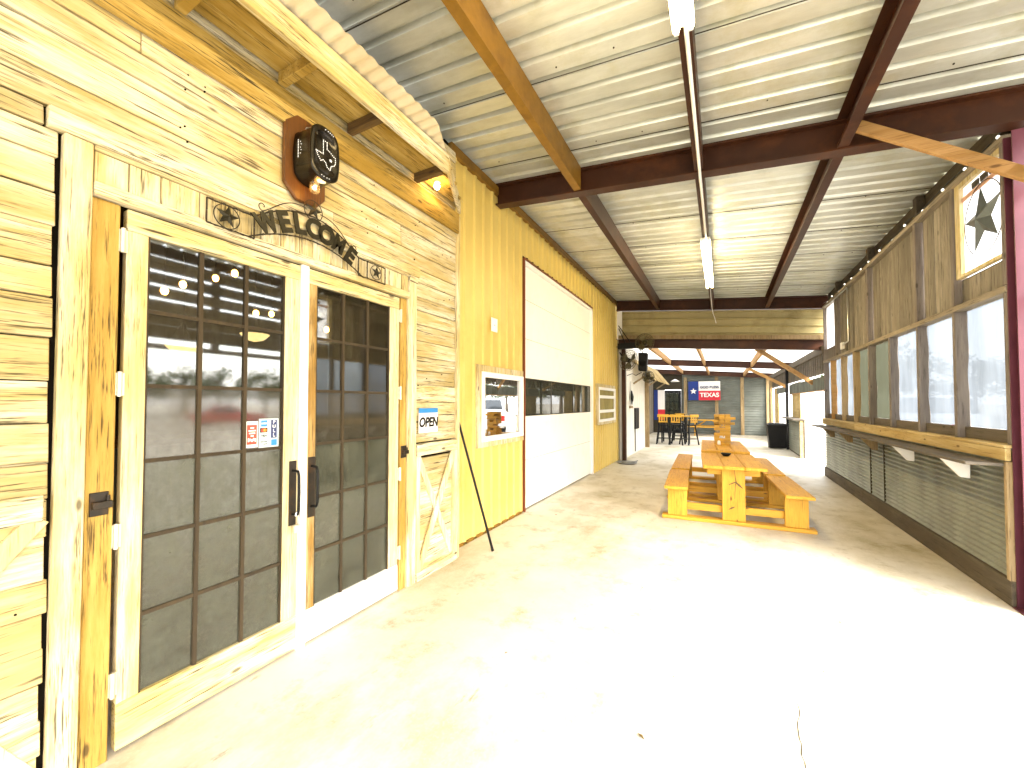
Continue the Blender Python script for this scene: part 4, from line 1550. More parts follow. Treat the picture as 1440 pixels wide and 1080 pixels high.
lt = thing('lean_to', (-2.1, 17, 2.6), 'small sloped plank canopy high on the left of the far bay', 'canopy')
b = MB()
for k in range(26):
    y = 12.5 + k * 0.2
    j = random.uniform(-0.02, 0.02)
    b.hexa([(-2.40, y, 2.90), (-1.93 + j, y, 2.30), (-1.93 + j, y + 0.19, 2.30), (-2.40, y + 0.19, 2.90)],
           [(-2.39, y, 2.925), (-1.92 + j, y, 2.325), (-1.92 + j, y + 0.19, 2.325), (-2.39, y + 0.19, 2.925)])
b.build('roof_boards', 'sill_wood', lt)
b = MB()
b.box(-2.40, -2.36, 12.4, 17.6, 2.80, 2.89)
b.build('ledger', 'post_wood', lt)
for y in (12.6, 15.1, 17.5):
    b = MB()
    b.bar((-2.40, y, 2.15), (-2.03, y, 2.40), 0.05, 0.05)
    b.build('strut', 'post_wood', lt)

# right side of the far bay
vl = thing('valance', (2.0, 14, 2.4), 'slatted timber valance above the side openings', 'valance')
b = MB()
y = 10.75
while y < 21.9:
    b.box(1.985, 2.01, y, y + 0.20, 2.20, 2.72)
    y += 0.26
b.build('slats', 'kick_wood', vl)
b = MB()
b.box(1.94, 1.984, 10.75, 22.0, 2.64, 2.80)
b.box(2.011, 2.03, 10.75, 22.0, 2.30, 2.60)
b.build('top_rail', 'kick_wood', vl)
b = MB()
wavy(b, 10.75, 16.0, lambda y, d: ((2.0 + d, y, 1.85), (2.0 + d, y, 2.15)), 0.17, 0.02)
wavy(b, 16.3, 19.4, lambda y, d: ((2.0 + d, y, 1.92), (2.0 + d, y, 2.15)), 0.17, 0.02)
b.build('wavy_strip', 'end_wall_metal', vl)
b = MB()
b.box(1.975, 2.03, 10.75, 16.0, 1.825, 1.849)
b.build('bottom_rail', 'brace_wood', vl)
hw = thing('half_wall', (2.0, 15, 0), 'low dark half wall with counter beside the side opening', 'half wall')
b = MB()
ribbed(b, 0.05, 1.05, lambda z, d: ((1.97 - d, 13.75, z), (1.97 - d, 16.05, z)), 0.07, 0.03, 0.012, 0.012)
b.build('metal_skirt', 'wainscot_metal', hw)
b = MB()
b.box(1.98, 2.06, 13.75, 16.05, 0, 1.05)
b.box(1.985, 2.06, 16.25, 22.2, 0, 0.65)
b.build('core', 'kick_wood', hw)
b = MB()
b.box(1.76, 2.08, 13.62, 16.0, 1.06, 1.10)
b.build('counter', 'shelf_wood', hw, bevel=0.004)
b = MB()
b.box(1.93, 2.0, 13.66, 13.745, 0, 1.055)
b.build('end_board', 'sill_wood', hw)
for (y0_, y1_, nm, mt, lab) in ((14.3, 15.85, 'side_panel', 'sill_wood', 'pale yellow upright panel above the far counter'), (19.3, 20.7, 'side_panel', 'sill_wood', 'pale yellow upright panel near the end wall')):
    b = MB()
    upright_boards(b, y0_, y1_, 1.105 if y0_ < 16 else 0.66, 2.19, 2.035, 0.2, 0.3, 0.003)
    tag(b.build(nm, mt, loc=(2.04, y0_, 1.1)), lab, 'panel')
b = MB()
b.box(1.90, 1.98, 16.10, 16.18, 0.0, 2.75)
tag(b.build('steel_post', 'black_steel', loc=(1.94, 16.14, 0), bevel=0.004), 'thin black post between the far counter and the bin', 'post')
b = MB()
b.box(1.90, 2.0, 20.9, 21.5, 0.0, 2.6)
tag(b.build('timber_post', 'post_wood', loc=(1.94, 21.1, 0), bevel=0.004), 'dark timber post near the right end of the end wall', 'post')

# trash bin
tb = thing('trash_bin', (1.66, 16.35, 0), 'tall black trash bin beside the black post', 'trash bin')
b = MB()
lo = [(-0.24, -0.24), (0.24, -0.24), (0.24, 0.24), (-0.24, 0.24)]
c0 = Vector((1.66, 16.35, 0))
b.hexa([c0 + Vector((x, y, 0.03)) for x, y in lo], [c0 + Vector((x * 1.22, y * 1.22, 0.80)) for x, y in lo])
b.build('body', 'black_plastic', tb, bevel=0.03)
b = MB()
b.hexa([c0 + Vector((x * 1.30, y * 1.30, 0.775)) for x, y in lo], [c0 + Vector((x * 1.30, y * 1.30, 0.82)) for x, y in lo])
b.build('rim', 'black_plastic', tb, bevel=0.01)
b = MB()
b.hexa([c0 + Vector((x * 1.2, y * 1.2, 0.821)) for x, y in lo], [c0 + Vector((x * 0.9, y * 0.9, 0.87)) for x, y in lo])
b.build('lid', 'black_plastic', tb, bevel=0.012)
for x in (-0.2, 0.2):
    b = MB()
    b.lathe([(0.0005, -0.03), (0.07, -0.03), (0.07, 0.03), (0.0005, 0.03)], c0 + Vector((x, 0.27, 0.07)), (1, 0, 0), 14)
    b.build('wheel', 'tire_rubber', tb)

# flag banner at the end wall
fl = thing('flag_banner', (-0.78, 22.1, 2.6), 'blue white and red flag banner with lone star and lettering', 'banner')
fx0, fx1, fz0, fz1 = -1.50, -0.06, 1.70, 2.64


def cloth(mb, x0, x1, z0, z1, y=22.08, n=10):
    vs = []
    for j in range(n + 1):
        for i in range(n + 1):
            x = x0 + (x1 - x0) * i / n
            z = z0 + (z1 - z0) * j / n
            vs.append((x, y + 0.012 * math.sin(x * 6.0 + 1) + 0.006 * math.sin(z * 7), z))
    mb.add(vs, [(j * (n + 1) + i, j * (n + 1) + i + 1, (j + 1) * (n + 1) + i + 1, (j + 1) * (n + 1) + i) for j in range(n) for i in range(n)], True)


fm = fx0 + 0.33 * (fx1 - fx0)
zm = (fz0 + fz1) / 2
for (a, c_, d, e_, nm, mt) in ((fx0, fm, fz0, fz1, 'blue_field', 'flag_blue'), (fm, fx1, zm, fz1, 'white_stripe', 'flag_white'), (fm, fx1, fz0, zm, 'red_stripe', 'flag_red')):
    b = MB()
    cloth(b, a, c_, d, e_)
    b.build(nm, mt, fl)
b = MB()
b.prism(star_poly(0.16, 0.40), 0.004, (fx0 + 0.235, 22.052, zm - 0.02), (1, 0, 0), EZ, (0, -1, 0))
b.build('star', 'flag_white', fl)
text('lettering', 'GOD BLESS', 0.165, 'sign_navy', fl, ((fm + fx1) / 2, 22.045, zm + 0.17), (1, 0, 0), EZ, 0.002, offset=0.006)
text('lettering', 'TEXAS', 0.29, 'flag_white', fl, ((fm + fx1) / 2, 22.045, zm - 0.22), (1, 0, 0), EZ, 0.002, offset=0.008)
b = MB()
b.tube([(fx0 - 0.05, 22.10, fz1 + 0.01), (fx1 + 0.05, 22.10, fz1 + 0.01)], 0.012, 8)
b.build('pole', 'black_steel', fl)

pb = thing('poster_banner', (-2.25, 16.9, 1.0), 'tall narrow red white and blue banner behind the bar stools', 'banner')
for (a, c_, d, e_, nm, mt) in ((-2.43, -2.28, 0.88, 2.08, 'blue_field', 'flag_blue'), (-2.28, -2.02, 1.30, 2.08, 'white_field', 'flag_white'), (-2.28, -2.02, 0.88, 1.30, 'red_field', 'flag_red')):
    b = MB()
    cloth(b, a, c_, d, e_, 16.95, 6)
    b.build(nm, mt, pb)
b = MB()
b.tube([(-2.46, 16.96, 2.09), (-2.0, 16.96, 2.09)], 0.012, 8)
b.build('pole', 'black_steel', pb)

ld = thing('pendant_light', (-2.1, 21.0, 2.7), 'white strip pendant light near the far door', 'pendant light')
b = MB()
b.lathe([(0.02, 0.10), (0.05, 0.09), (0.20, 0.0), (0.19, -0.02), (0.0005, -0.02)], (-1.98, 20.6, 2.60), n=20)
b.build('shade', 'white_enamel', ld)
b = MB()
b.tube([(-1.98, 20.6, 2.70), (-1.98, 20.6, 3.24)], 0.008, 6)
b.build('stem', 'black_steel', ld)

# ------------------------------------------------------------------ corner with post, fans and speaker
b = MB()
b.box(-2.40, -2.30, 10.94, 11.06, 0.0, 3.05)
tag(b.build('steel_post', 'brown_steel', loc=(-2.35, 11.0, 0), bevel=0.004), 'dark steel post at the far end of the yellow wall', 'post')
bk = thing('fan_bracket', (-2.2, 10.7, 3.1), 'black bracket box holding the fans at the header beam', 'bracket')
b = MB()
b.box(-2.44, -1.90, 10.66, 10.80, 2.99, 3.14)
b.build('arm', 'black_steel', bk, bevel=0.01)
b = MB()
b.bar((-2.42, 10.70, 3.62), (-2.1, 10.70, 3.13), 0.02, 0.02)
b.bar((-2.42, 10.74, 3.55), (-2.25, 10.74, 3.13), 0.02, 0.02)
b.build('stay', 'black_steel', bk)


def make_fan(loc, rad, face, label, tilt=0):
    f = thing('caged_fan', loc, label, 'fan', 'caged fans at the far corner')
    L = Vector(loc)
    ax = Vector(face).normalized()
    ref = Vector((0, 0, 1))
    a = (ref - ax * ref.dot(ax)).normalized()
    c_ = ax.cross(a)
    b = MB()
    for d, rr in ((0.05, 0.35), (0.06, 0.65), (0.05, 0.85), (0.02, 1.0), (-0.05, 1.0), (-0.09, 0.7), (-0.10, 0.4)):
        b.tube([L + ax * d + (a * math.cos(t) + c_ * math.sin(t)) * rad * rr for t in [2 * math.pi * k / 28 for k in range(29)]], 0.006 if rr == 1.0 else 0.0035, 5)
    for k in range(20):
        t = 2 * math.pi * k / 20
        r_ = a * math.cos(t) + c_ * math.sin(t)
        b.tube([L + ax * 0.06, L + ax * 0.06 + r_ * rad * 0.65, L + ax * 0.02 + r_ * rad, L - ax * 0.05 + r_ * rad, L - ax * 0.10 + r_ * rad * 0.4], 0.0025, 4)
    b.build('cage', 'fan_metal', f)
    b = MB()
    for k in range(3):
        t0 = 2 * math.pi * k / 3 + tilt
        vs = []
        for i in range(7):
            for w_, dz in ((-0.42, -0.022), (0.42, 0.022)):
                rr = rad * (0.15 + 0.75 * i / 6)
                t = t0 + w_ * (0.5 + 0.9 * math.sin(math.pi * (i + 1) / 8))
                vs.append(L + (a * math.cos(t) + c_ * math.sin(t)) * rr + ax * dz)
        b.add(vs, [(2 * i, 2 * i + 1, 2 * i + 3, 2 * i + 2) for i in range(6)], True)
    b.build('blades', 'fan_metal', f)
    b = MB()
    b.lathe([(0.0005, 0.06), (0.05, 0.055), (0.06, -0.04), (0.075, -0.08), (0.08, -0.22), (0.0005, -0.24)], L, ax, 16)
    b.build('motor', 'black_steel', f)
    b = MB()
    b.tube([L - ax * 0.2, L - ax * 0.22 + Vector((-0.05, 0.02, 0.10)), L - ax * 0.18 + Vector((-0.12, 0.05, 0.18))], 0.018, 8)
    b.build('mount_arm', 'black_steel', f)
    return f


make_fan((-1.72, 10.50, 3.09), 0.225, (0.08, -1, -0.1), 'round caged fan facing out under the header beam', 0.4)
make_fan((-2.12, 10.55, 2.66), 0.27, (0.75, -0.45, -0.3), 'caged fan turned sideways below the black bracket', 1.2)
make_fan((-1.70, 10.90, 2.24), 0.15, (0.3, -1, -0.4), 'smallest caged fan hanging below the black speaker', 0.1)
spk = thing('loudspeaker', (-1.79, 10.72, 2.6), 'black loudspeaker hanging between the fans', 'loudspeaker')
b = MB()
b.prism([(-0.11, -0.24), (0.09, -0.26), (0.12, 0.22), (-0.11, 0.24)], 0.2, (-1.80, 10.66, 2.63), (1, 0, 0), EZ, EX)
b.build('cabinet', 'black_plastic', spk, bevel=0.02)
b = MB()
b.lathe([(0.085, 0), (0.08, 0.006), (0.03, -0.004), (0.0005, 0.004)], (-1.80, 10.655, 2.58), (0, -1, 0), 18)
b.build('cone', 'tire_rubber', spk)
b = MB()
b.bar((-1.80, 10.78, 2.86), (-1.92, 10.78, 3.0), 0.03, 0.02)
b.build('mount', 'black_steel', spk)
b = MB()
b.tube([(-1.85, 10.8, 2.36), (-2.0, 10.82, 2.28), (-2.1, 10.9, 2.34), (-2.25, 10.95, 2.30)], 0.01, 6)
tag(b.build('hanging_cable', 'string_cable', loc=(-2.0, 10.8, 2.3)), 'black cable looping from the speaker to the post', 'cable')
tr_ = thing('metal_tray', (-2.2, 10.55, 0), 'flat grey metal tray on the floor at the dark post', 'tray')
b = MB()
b.lathe([(0.0005, 0.006), (0.20, 0.006), (0.25, 0.035), (0.262, 0.036), (0.258, 0.028), (0.21, 0.001), (0.0005, 0.001)], (-2.18, 10.50, 0.0), n=28)
b.build('dish', 'grey_foil', tr_)
b = MB()
b.tube([(-2.3, 10.45, 0.02), (-2.2, 10.42, 0.045), (-2.08, 10.47, 0.03), (-1.98, 10.56, 0.05), (-1.93, 10.6, 0.075)], 0.016, 8)
b.build('handle', 'grey_foil', tr_)
hs_ = thing('wall_ornament', (-2.38, 12.1, 1.5), 'dark dangling ornament on a small wooden base on the white wall', 'wall ornament')
b = MB()
for k in range(9):
    a = random.uniform(-0.10, 0.10)
    b.tube([(-2.37, 12.12 + a * 0.3, 1.92), (-2.35, 12.12 + a, 1.74), (-2.35, 12.12 + a * 1.3, 1.50 + random.uniform(0, 0.12))], [0.012, 0.028, 0.005], 6)
b.build('dark_strands', 'black_plastic', hs_)
b = MB()
b.box(-2.415, -2.36, 11.98, 12.30, 1.40, 1.47)
b.build('base', 'post_wood', hs_, bevel=0.006)
b = MB()
b.tube([(-2.39, 12.1, 1.47), (-2.385, 12.1, 2.2)], 0.006, 6)
b.build('hanger', 'string_cable', hs_)
bb = thing('black_board', (-2.4, 13.0, 0.75), 'black rectangular board fixed to the white wall', 'board')
b = MB()
b.box(-2.415, -2.375, 12.75, 13.35, 0.74, 1.40)
b.build('panel', 'sign_black', bb, bevel=0.006)
b = MB()
b.tube([(-2.40, 12.8, 0.74), (-2.40, 12.8, 0.05)], 0.014, 6)
b.build('downpipe', 'black_steel', bb)

# ------------------------------------------------------------------ picnic tables


def picnic_table(name, label, x, y, length, rot, group):
    t = thing(name, (0, 0, 0), label, 'picnic table', group)
    hl = length / 2
    b = MB()
    for k, (a, c_) in enumerate(((-0.355, -0.12), (-0.117, 0.117), (0.12, 0.355))):
        j = random.uniform(-0.008, 0.008)
        b.box(a, c_, -hl - 0.19 + j, hl + 0.08 + j, 0.715, 0.757)
    b.build('tabletop', 'table_wood', t, bevel=0.006)
    for s_ in (-1, 1):
        b = MB()
        b.box(s_ * 0.675 - 0.145, s_ * 0.675 + 0.145, -hl - 0.20, hl + 0.10, 0.418, 0.458)
        b.build('bench_seat', 'table_wood', t, bevel=0.006)
    for yy in (-hl, hl):
        b = MB()
        b.box(-0.86, 0.86, yy - 0.075, yy + 0.075, 0.0, 0.048)
        b.build('foot_board', 'table_wood_across', t, bevel=0.006)
        b = MB()
        b.box(-0.13, 0.13, yy - 0.045, yy + 0.002, 0.049, 0.714)
        b.build('centre_leg', 'table_wood_upright', t, bevel=0.004)
        for s_ in (-1, 1):
            b = MB()
            b.box(s_ * 0.665 - 0.12, s_ * 0.665 + 0.12, yy - 0.045, yy + 0.002, 0.049, 0.417)
            b.build('bench_leg', 'table_wood_upright', t, bevel=0.004)
        b = MB()
        b.box(-0.70, 0.70, yy + 0.004, yy + 0.04, 0.13, 0.22)
        b.build('cross_rail', 'table_wood_across', t, bevel=0.004)
        b = MB()
        b.box(-0.30, 0.30, yy + 0.004, yy + 0.04, 0.62, 0.714)
        b.build('top_cleat', 'table_wood_across', t, bevel=0.004)
    b = MB()
    b.box(-0.05, 0.05, -hl + 0.045, hl - 0.05, 0.30, 0.335)
    b.build('long_rail', 'table_wood', t, bevel=0.004)
    t.location = (x, y, 0)
    t.rotation_euler = (0, 0, rot)
    return t


pt1 = picnic_table('picnic_table', 'nearer varnished picnic table with attached benches', 0.085, 6.47, 1.18, R(3.2), 'varnished picnic tables')
pt2 = picnic_table('picnic_table', 'farther varnished picnic table carrying the block tower', 0.0, 8.22, 1.72, R(2.0), 'varnished picnic tables')
pt2.scale = (0.97, 1.0, 1.045)
b = MB()        # dark heart shake and knots in the front leg
XK, YK = 0.098, 5.838


def mark(mb, pts, w):
    for i in range(len(pts) - 1):
        p, q = pts[i], pts[i + 1]
        d = Vector((q[0] - p[0], 0, q[1] - p[1])).normalized()
        s_ = Vector((-d.z, 0, d.x))
        w0, w1 = w[i], w[i + 1]
        P, Q = Vector((p[0], 0, p[1])), Vector((q[0], 0, q[1]))
        yv = Vector((0, -0.046 - 0.59 - 0.0012, 0))
        mb.add([P - s_ * w0 + yv, P + s_ * w0 + yv, Q + s_ * w1 + yv, Q - s_ * w1 + yv], [(0, 1, 2, 3)])


mark(b, [(0.01, 0.70), (0.02, 0.60), (0.03, 0.54), (0.02, 0.50), (0.015, 0.42), (0.01, 0.33)], [0.003, 0.004, 0.007, 0.004, 0.003, 0.002])
mark(b, [(0.03, 0.545), (-0.01, 0.53), (-0.055, 0.505)], [0.006, 0.008, 0.004])
mark(b, [(0.03, 0.54), (0.06, 0.51), (0.10, 0.47)], [0.006, 0.014, 0.004])
mark(b, [(-0.06, 0.19), (-0.02, 0.215), (0.01, 0.23)], [0.003, 0.012, 0.003])
kn = b.build('dark_knot', 'dry_leaf')
kn.parent = pt1

# block tower
random.seed(21)
TX, TY, TZ = 0.0, 8.55, 0.7915
bw, bl, bh = 0.088, 0.27, 0.050
GRP = 'blocks of the stacked tower'
n_lay = 11
first = None
for i in range(n_lay):
    for k in (-1, 0, 1):
        if (i, k) in ((3, 1), (4, -1), (6, 0), (7, -1), (2, 0)):
            continue
        if i >= 9 and k == 0 and i % 2:
            continue
        lay_x = (i % 2 == 1)
        sl_ = random.uniform(-0.006, 0.006)
        lab = 'pine block lying flush in the block tower on the farther table'
        if (i, k) == (9, -1):
            sl_, lab = 0.085, 'pine block sticking out right high on the block tower'
        if (i, k) == (7, 0):
            sl_, lab = 0.075, 'pine block sticking out right at middle height of the block tower'
        z = TZ + i * bh
        x, y = (sl_, k * 0.09) if lay_x else (k * 0.09, sl_)
        ex, ey = (bl / 2, bw / 2) if lay_x else (bw / 2, bl / 2)
        b = MB()
        b.box(TX + x - ex, TX + x + ex, TY + y - ey, TY + y + ey, z + 0.0008, z + bh - 0.0008)
        o = b.build('wooden_block', 'block_wood', loc=(TX + x, TY + y, z), bevel=0.004)
        o.rotation_euler = (0, 0, random.uniform(-0.03, 0.03))
        tag(o, lab, 'block', GRP)
random.seed(5)
bo = thing('bowl', (0.045, 6.78, 0.757), 'small black bowl on the nearer picnic table', 'bowl')
b = MB()
b.lathe([(0.0005, 0.0), (0.035, 0.0), (0.04, 0.004), (0.068, 0.035), (0.072, 0.046), (0.067, 0.046), (0.055, 0.03), (0.0005, 0.01)], (0.045, 6.78, 0.758), n=22)
b.build('shell', 'black_plastic', bo)
cu = thing('shaker', (-0.055, 8.22, 0.7915), 'small white shaker standing in front of the block tower', 'shaker')
b = MB()
b.lathe([(0.0005, 0), (0.026, 0), (0.028, 0.005), (0.025, 0.06), (0.018, 0.075), (0.0005, 0.08)], (-0.055, 8.22, 0.792), n=16)
b.build('body', 'white_enamel', cu)

# far picnic table, long side towards us
ft = thing('far_picnic_table', (-0.55, 21.2, 0), 'small orange picnic table in front of the end wall', 'picnic table')
b = MB()
b.box(-1.45, 0.35, 20.95, 21.55, 0.72, 0.76)
b.build('tabletop', 'table_wood_across', ft, bevel=0.005)
for y0_ in (20.55, 21.70):
    b = MB()
    b.box(-1.45, 0.35, y0_, y0_ + 0.24, 0.42, 0.455)
    b.build('bench_seat', 'table_wood_across', ft, bevel=0.005)
for x in (-1.15, 0.05):
    for s_ in (-1, 1):
        b = MB()
        b.bar((x, 21.25 + s_ * 0.2, 0.715), (x, 21.25 + s_ * 0.55, 0.0), 0.045, 0.09, (0, 1, 0))
        b.build('leg', 'table_wood_upright', ft)
    b = MB()
    b.box(x + 0.023, x + 0.06, 20.57, 21.93, 0.33, 0.415)
    b.build('cross_rail', 'table_wood_across', ft)
    b = MB()
    b.bar((x + 0.03, 21.25, 0.40), (x + (0.45 if x < 0 else -0.45), 21.25, 0.71), 0.04, 0.05)
    b.build('brace', 'table_wood_across', ft)

# bar table and stools
bt = thing('bar_table', (-1.75, 16.9, 0), 'tall bar table with orange top among the stools', 'bar table')
b = MB()
b.box(-2.25, -1.10, 16.55, 17.25, 1.02, 1.06)
b.build('tabletop', 'table_wood_across', bt, bevel=0.006)
for x in (-2.1, -1.25):
    for y in (16.65, 17.15):
        b = MB()
        b.tube([(x, y, 1.019), (x, y, 0.0)], 0.028, 8)
        b.build('leg', 'black_steel', bt)


def make_stool(loc, rot, label):
    s = thing('bar_stool', (0, 0, 0), label, 'bar stool', 'bar stools round the tall table')
    b = MB()
    b.hexa([(-0.19, -0.18, 0.715), (0.19, -0.18, 0.715), (0.17, 0.18, 0.715), (-0.17, 0.18, 0.715)], [(-0.20, -0.19, 0.755), (0.20, -0.19, 0.755), (0.18, 0.19, 0.75), (-0.18, 0.19, 0.75)])
    b.build('seat', 'black_plastic', s, bevel=0.015)
    for sx in (-1, 1):
        for sy in (-1, 1):
            b = MB()
            b.tube([(sx * 0.15, sy * 0.15, 0.714), (sx * 0.24, sy * 0.23, 0.0)], 0.027, 8)
            b.build('leg', 'black_steel', s)
    b = MB()
    for z, f in ((0.22, 0.212), (0.46, 0.180)):
        q = f + 0.006
        for p0, p1 in (((-q, -q), (q, -q)), ((q, -q), (q, q)), ((q, q), (-q, q)), ((-q, q), (-q, -q))):
            b.tube([(p0[0], p0[1], z), (p1[0], p1[1], z)], 0.012, 6)
    b.build('footrest', 'black_steel', s)
    for sx in (-1, 1):
        b = MB()
        b.tube([(sx * 0.16, -0.18, 0.756), (sx * 0.175, -0.225, 0.93), (sx * 0.18, -0.25, 1.10)], 0.020, 8)
        b.build('back_post', 'black_steel', s)
    b = MB()
    b.box(-0.20, 0.20, -0.275, -0.245, 1.03, 1.13)
    for k in range(4):
        xx = -0.13 + k * 0.087
        b.box(xx - 0.018, xx + 0.018, -0.262, -0.248, 0.88, 1.029)
    b.box(-0.16, 0.16, -0.258, -0.236, 0.83, 0.879)
    b.build('backrest', 'table_wood_across', s, bevel=0.004)
    s.location = loc
    s.rotation_euler = (0, 0, rot)
    return s


make_stool((-1.98, 16.15, 0), R(4), 'left bar stool with its back to us at the tall table')
s2 = copy_tree(bpy.data.objects['bar_stool'])
s2.location = (-1.50, 16.12, 0)
s2.rotation_euler = (0, 0, R(-6))
s2['label'] = 'middle bar stool with its back to us at the tall table'
s3 = copy_tree(s2)
s3.location = (-1.10, 16.3, 0)
s3.rotation_euler = (0, 0, R(48))
s3['label'] = 'right bar stool turned sideways at the end of the tall table'
s4 = copy_tree(s2)
s4.location = (-1.55, 17.6, 0)
s4.rotation_euler = (0, 0, R(178))
s4['label'] = 'bar stool on the far side of the tall table, facing us'

# ------------------------------------------------------------------ dim room behind the glazed doors
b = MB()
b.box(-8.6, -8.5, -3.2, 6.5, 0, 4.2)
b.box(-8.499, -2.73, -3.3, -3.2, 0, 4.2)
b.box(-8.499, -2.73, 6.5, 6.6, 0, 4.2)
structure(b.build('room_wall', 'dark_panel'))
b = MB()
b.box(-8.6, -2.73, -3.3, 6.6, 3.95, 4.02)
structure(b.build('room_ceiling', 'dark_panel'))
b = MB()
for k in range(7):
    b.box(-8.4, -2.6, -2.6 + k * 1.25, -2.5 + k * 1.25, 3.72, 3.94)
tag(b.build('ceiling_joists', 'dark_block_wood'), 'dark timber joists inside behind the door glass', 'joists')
ib = thing('bar_counter', (-6.2, 1.5, 0), 'corrugated bar counter inside behind the door glass', 'bar counter')
b = MB()
wavy(b, -2.0, 5.0, lambda y, d: ((-6.0 + d, y, 0.05), (-6.0 + d, y, 1.05)), 0.12, 0.015, 6)
b.build('corrugated_front', 'end_wall_metal', ib)
b = MB()
b.box(-6.9, -5.85, -2.1, 5.1, 1.06, 1.12)
b.build('counter_top', 'dark_block_wood', ib)
for k, (u, v) in enumerate(((228, 408), (254, 399), (300, 390), (327, 383), (358, 440), (380, 441), (458, 463))):
    a_ = (u - 720) / 560.0
    c_ = -(v - 552.8) / 560.0
    yaw = cam.rotation_euler[2]
    dx, dy = a_ * math.cos(yaw) - math.sin(yaw), a_ * math.sin(yaw) + math.cos(yaw)
    t = -(4.6 + 0.25 * (k % 3)) / dx
    p = Vector((dx * t, dy * t, 1.55 + (c_ + 0.0253) * t))
    h = thing('hanging_bulb', p, 'small warm bulb hanging inside behind the door glass', 'light bulb', 'bulbs hanging inside')
    b = MB()
    b.ball(p, 0.030, 7, 1.25)
    b.build('bulb', 'bulb_glow', h)
    b = MB()
    b.tube([p + Vector((0, 0, 0.045)), p + Vector((0, 0, 0.11))], 0.018, 8)
    b.tube([p + Vector((0, 0, 0.111)), Vector((p.x, p.y, 3.93))], 0.005, 5)
    b.build('cord', 'black_plastic', h)
for k, (u, v) in enumerate(((257, 487), (357, 470))):
    a_ = (u - 720) / 560.0
    c_ = -(v - 552.8) / 560.0
    dx, dy = a_ * math.cos(yaw) - math.sin(yaw), a_ * math.sin(yaw) + math.cos(yaw)
    t = -5.4 / dx
    p = Vector((dx * t, dy * t, 1.55 + (c_ + 0.0253) * t))
    h = thing('bowl_pendant', p, ('glowing bowl pendant seen low through the left door glass', 'glowing bowl pendant seen farther right through the door glass')[k], 'pendant light', 'bowl pendants inside')
    b = MB()
    b.lathe([(0.0005, -0.10), (0.10, -0.07), (0.17, 0.0), (0.165, 0.004), (0.09, -0.06), (0.0005, -0.085)], p, n=20)
    b.build('glass_bowl', 'pendant_glow', h)
    b = MB()
    b.tube([p + Vector((0, 0, -0.08)), Vector((p.x, p.y, 3.93))], 0.006, 5)
    for q in (0, 2.1, 4.2):
        b.tube([p + Vector((0.165 * math.cos(q), 0.165 * math.sin(q), 0.0)), p + Vector((0, 0, 0.3))], 0.004, 5)
    b.build('stem', 'black_plastic', h)

# ------------------------------------------------------------------ outside: vehicles and trees


def wheel_set(par, L, xs_, half_w, r):
    for x in xs_:
        for s_ in (-1, 1):
            b = MB()
            c_ = Vector(L) + Vector((x, s_ * (half_w - 0.12), r))
            b.lathe([(r * 0.6, -0.11), (r * 0.95, -0.11), (r, -0.07), (r, 0.07), (r * 0.95, 0.11), (r * 0.6, 0.11)], c_, (0, s_, 0), 24)
            w = b.build('wheel', 'tire_rubber', par)
            b = MB()
            b.lathe([(r * 0.6, 0.09), (r * 0.55, 0.06), (r * 0.2, 0.08), (0.0005, 0.085)], c_, (0, s_, 0), 20)
            b.build('rim', 'chrome', w)


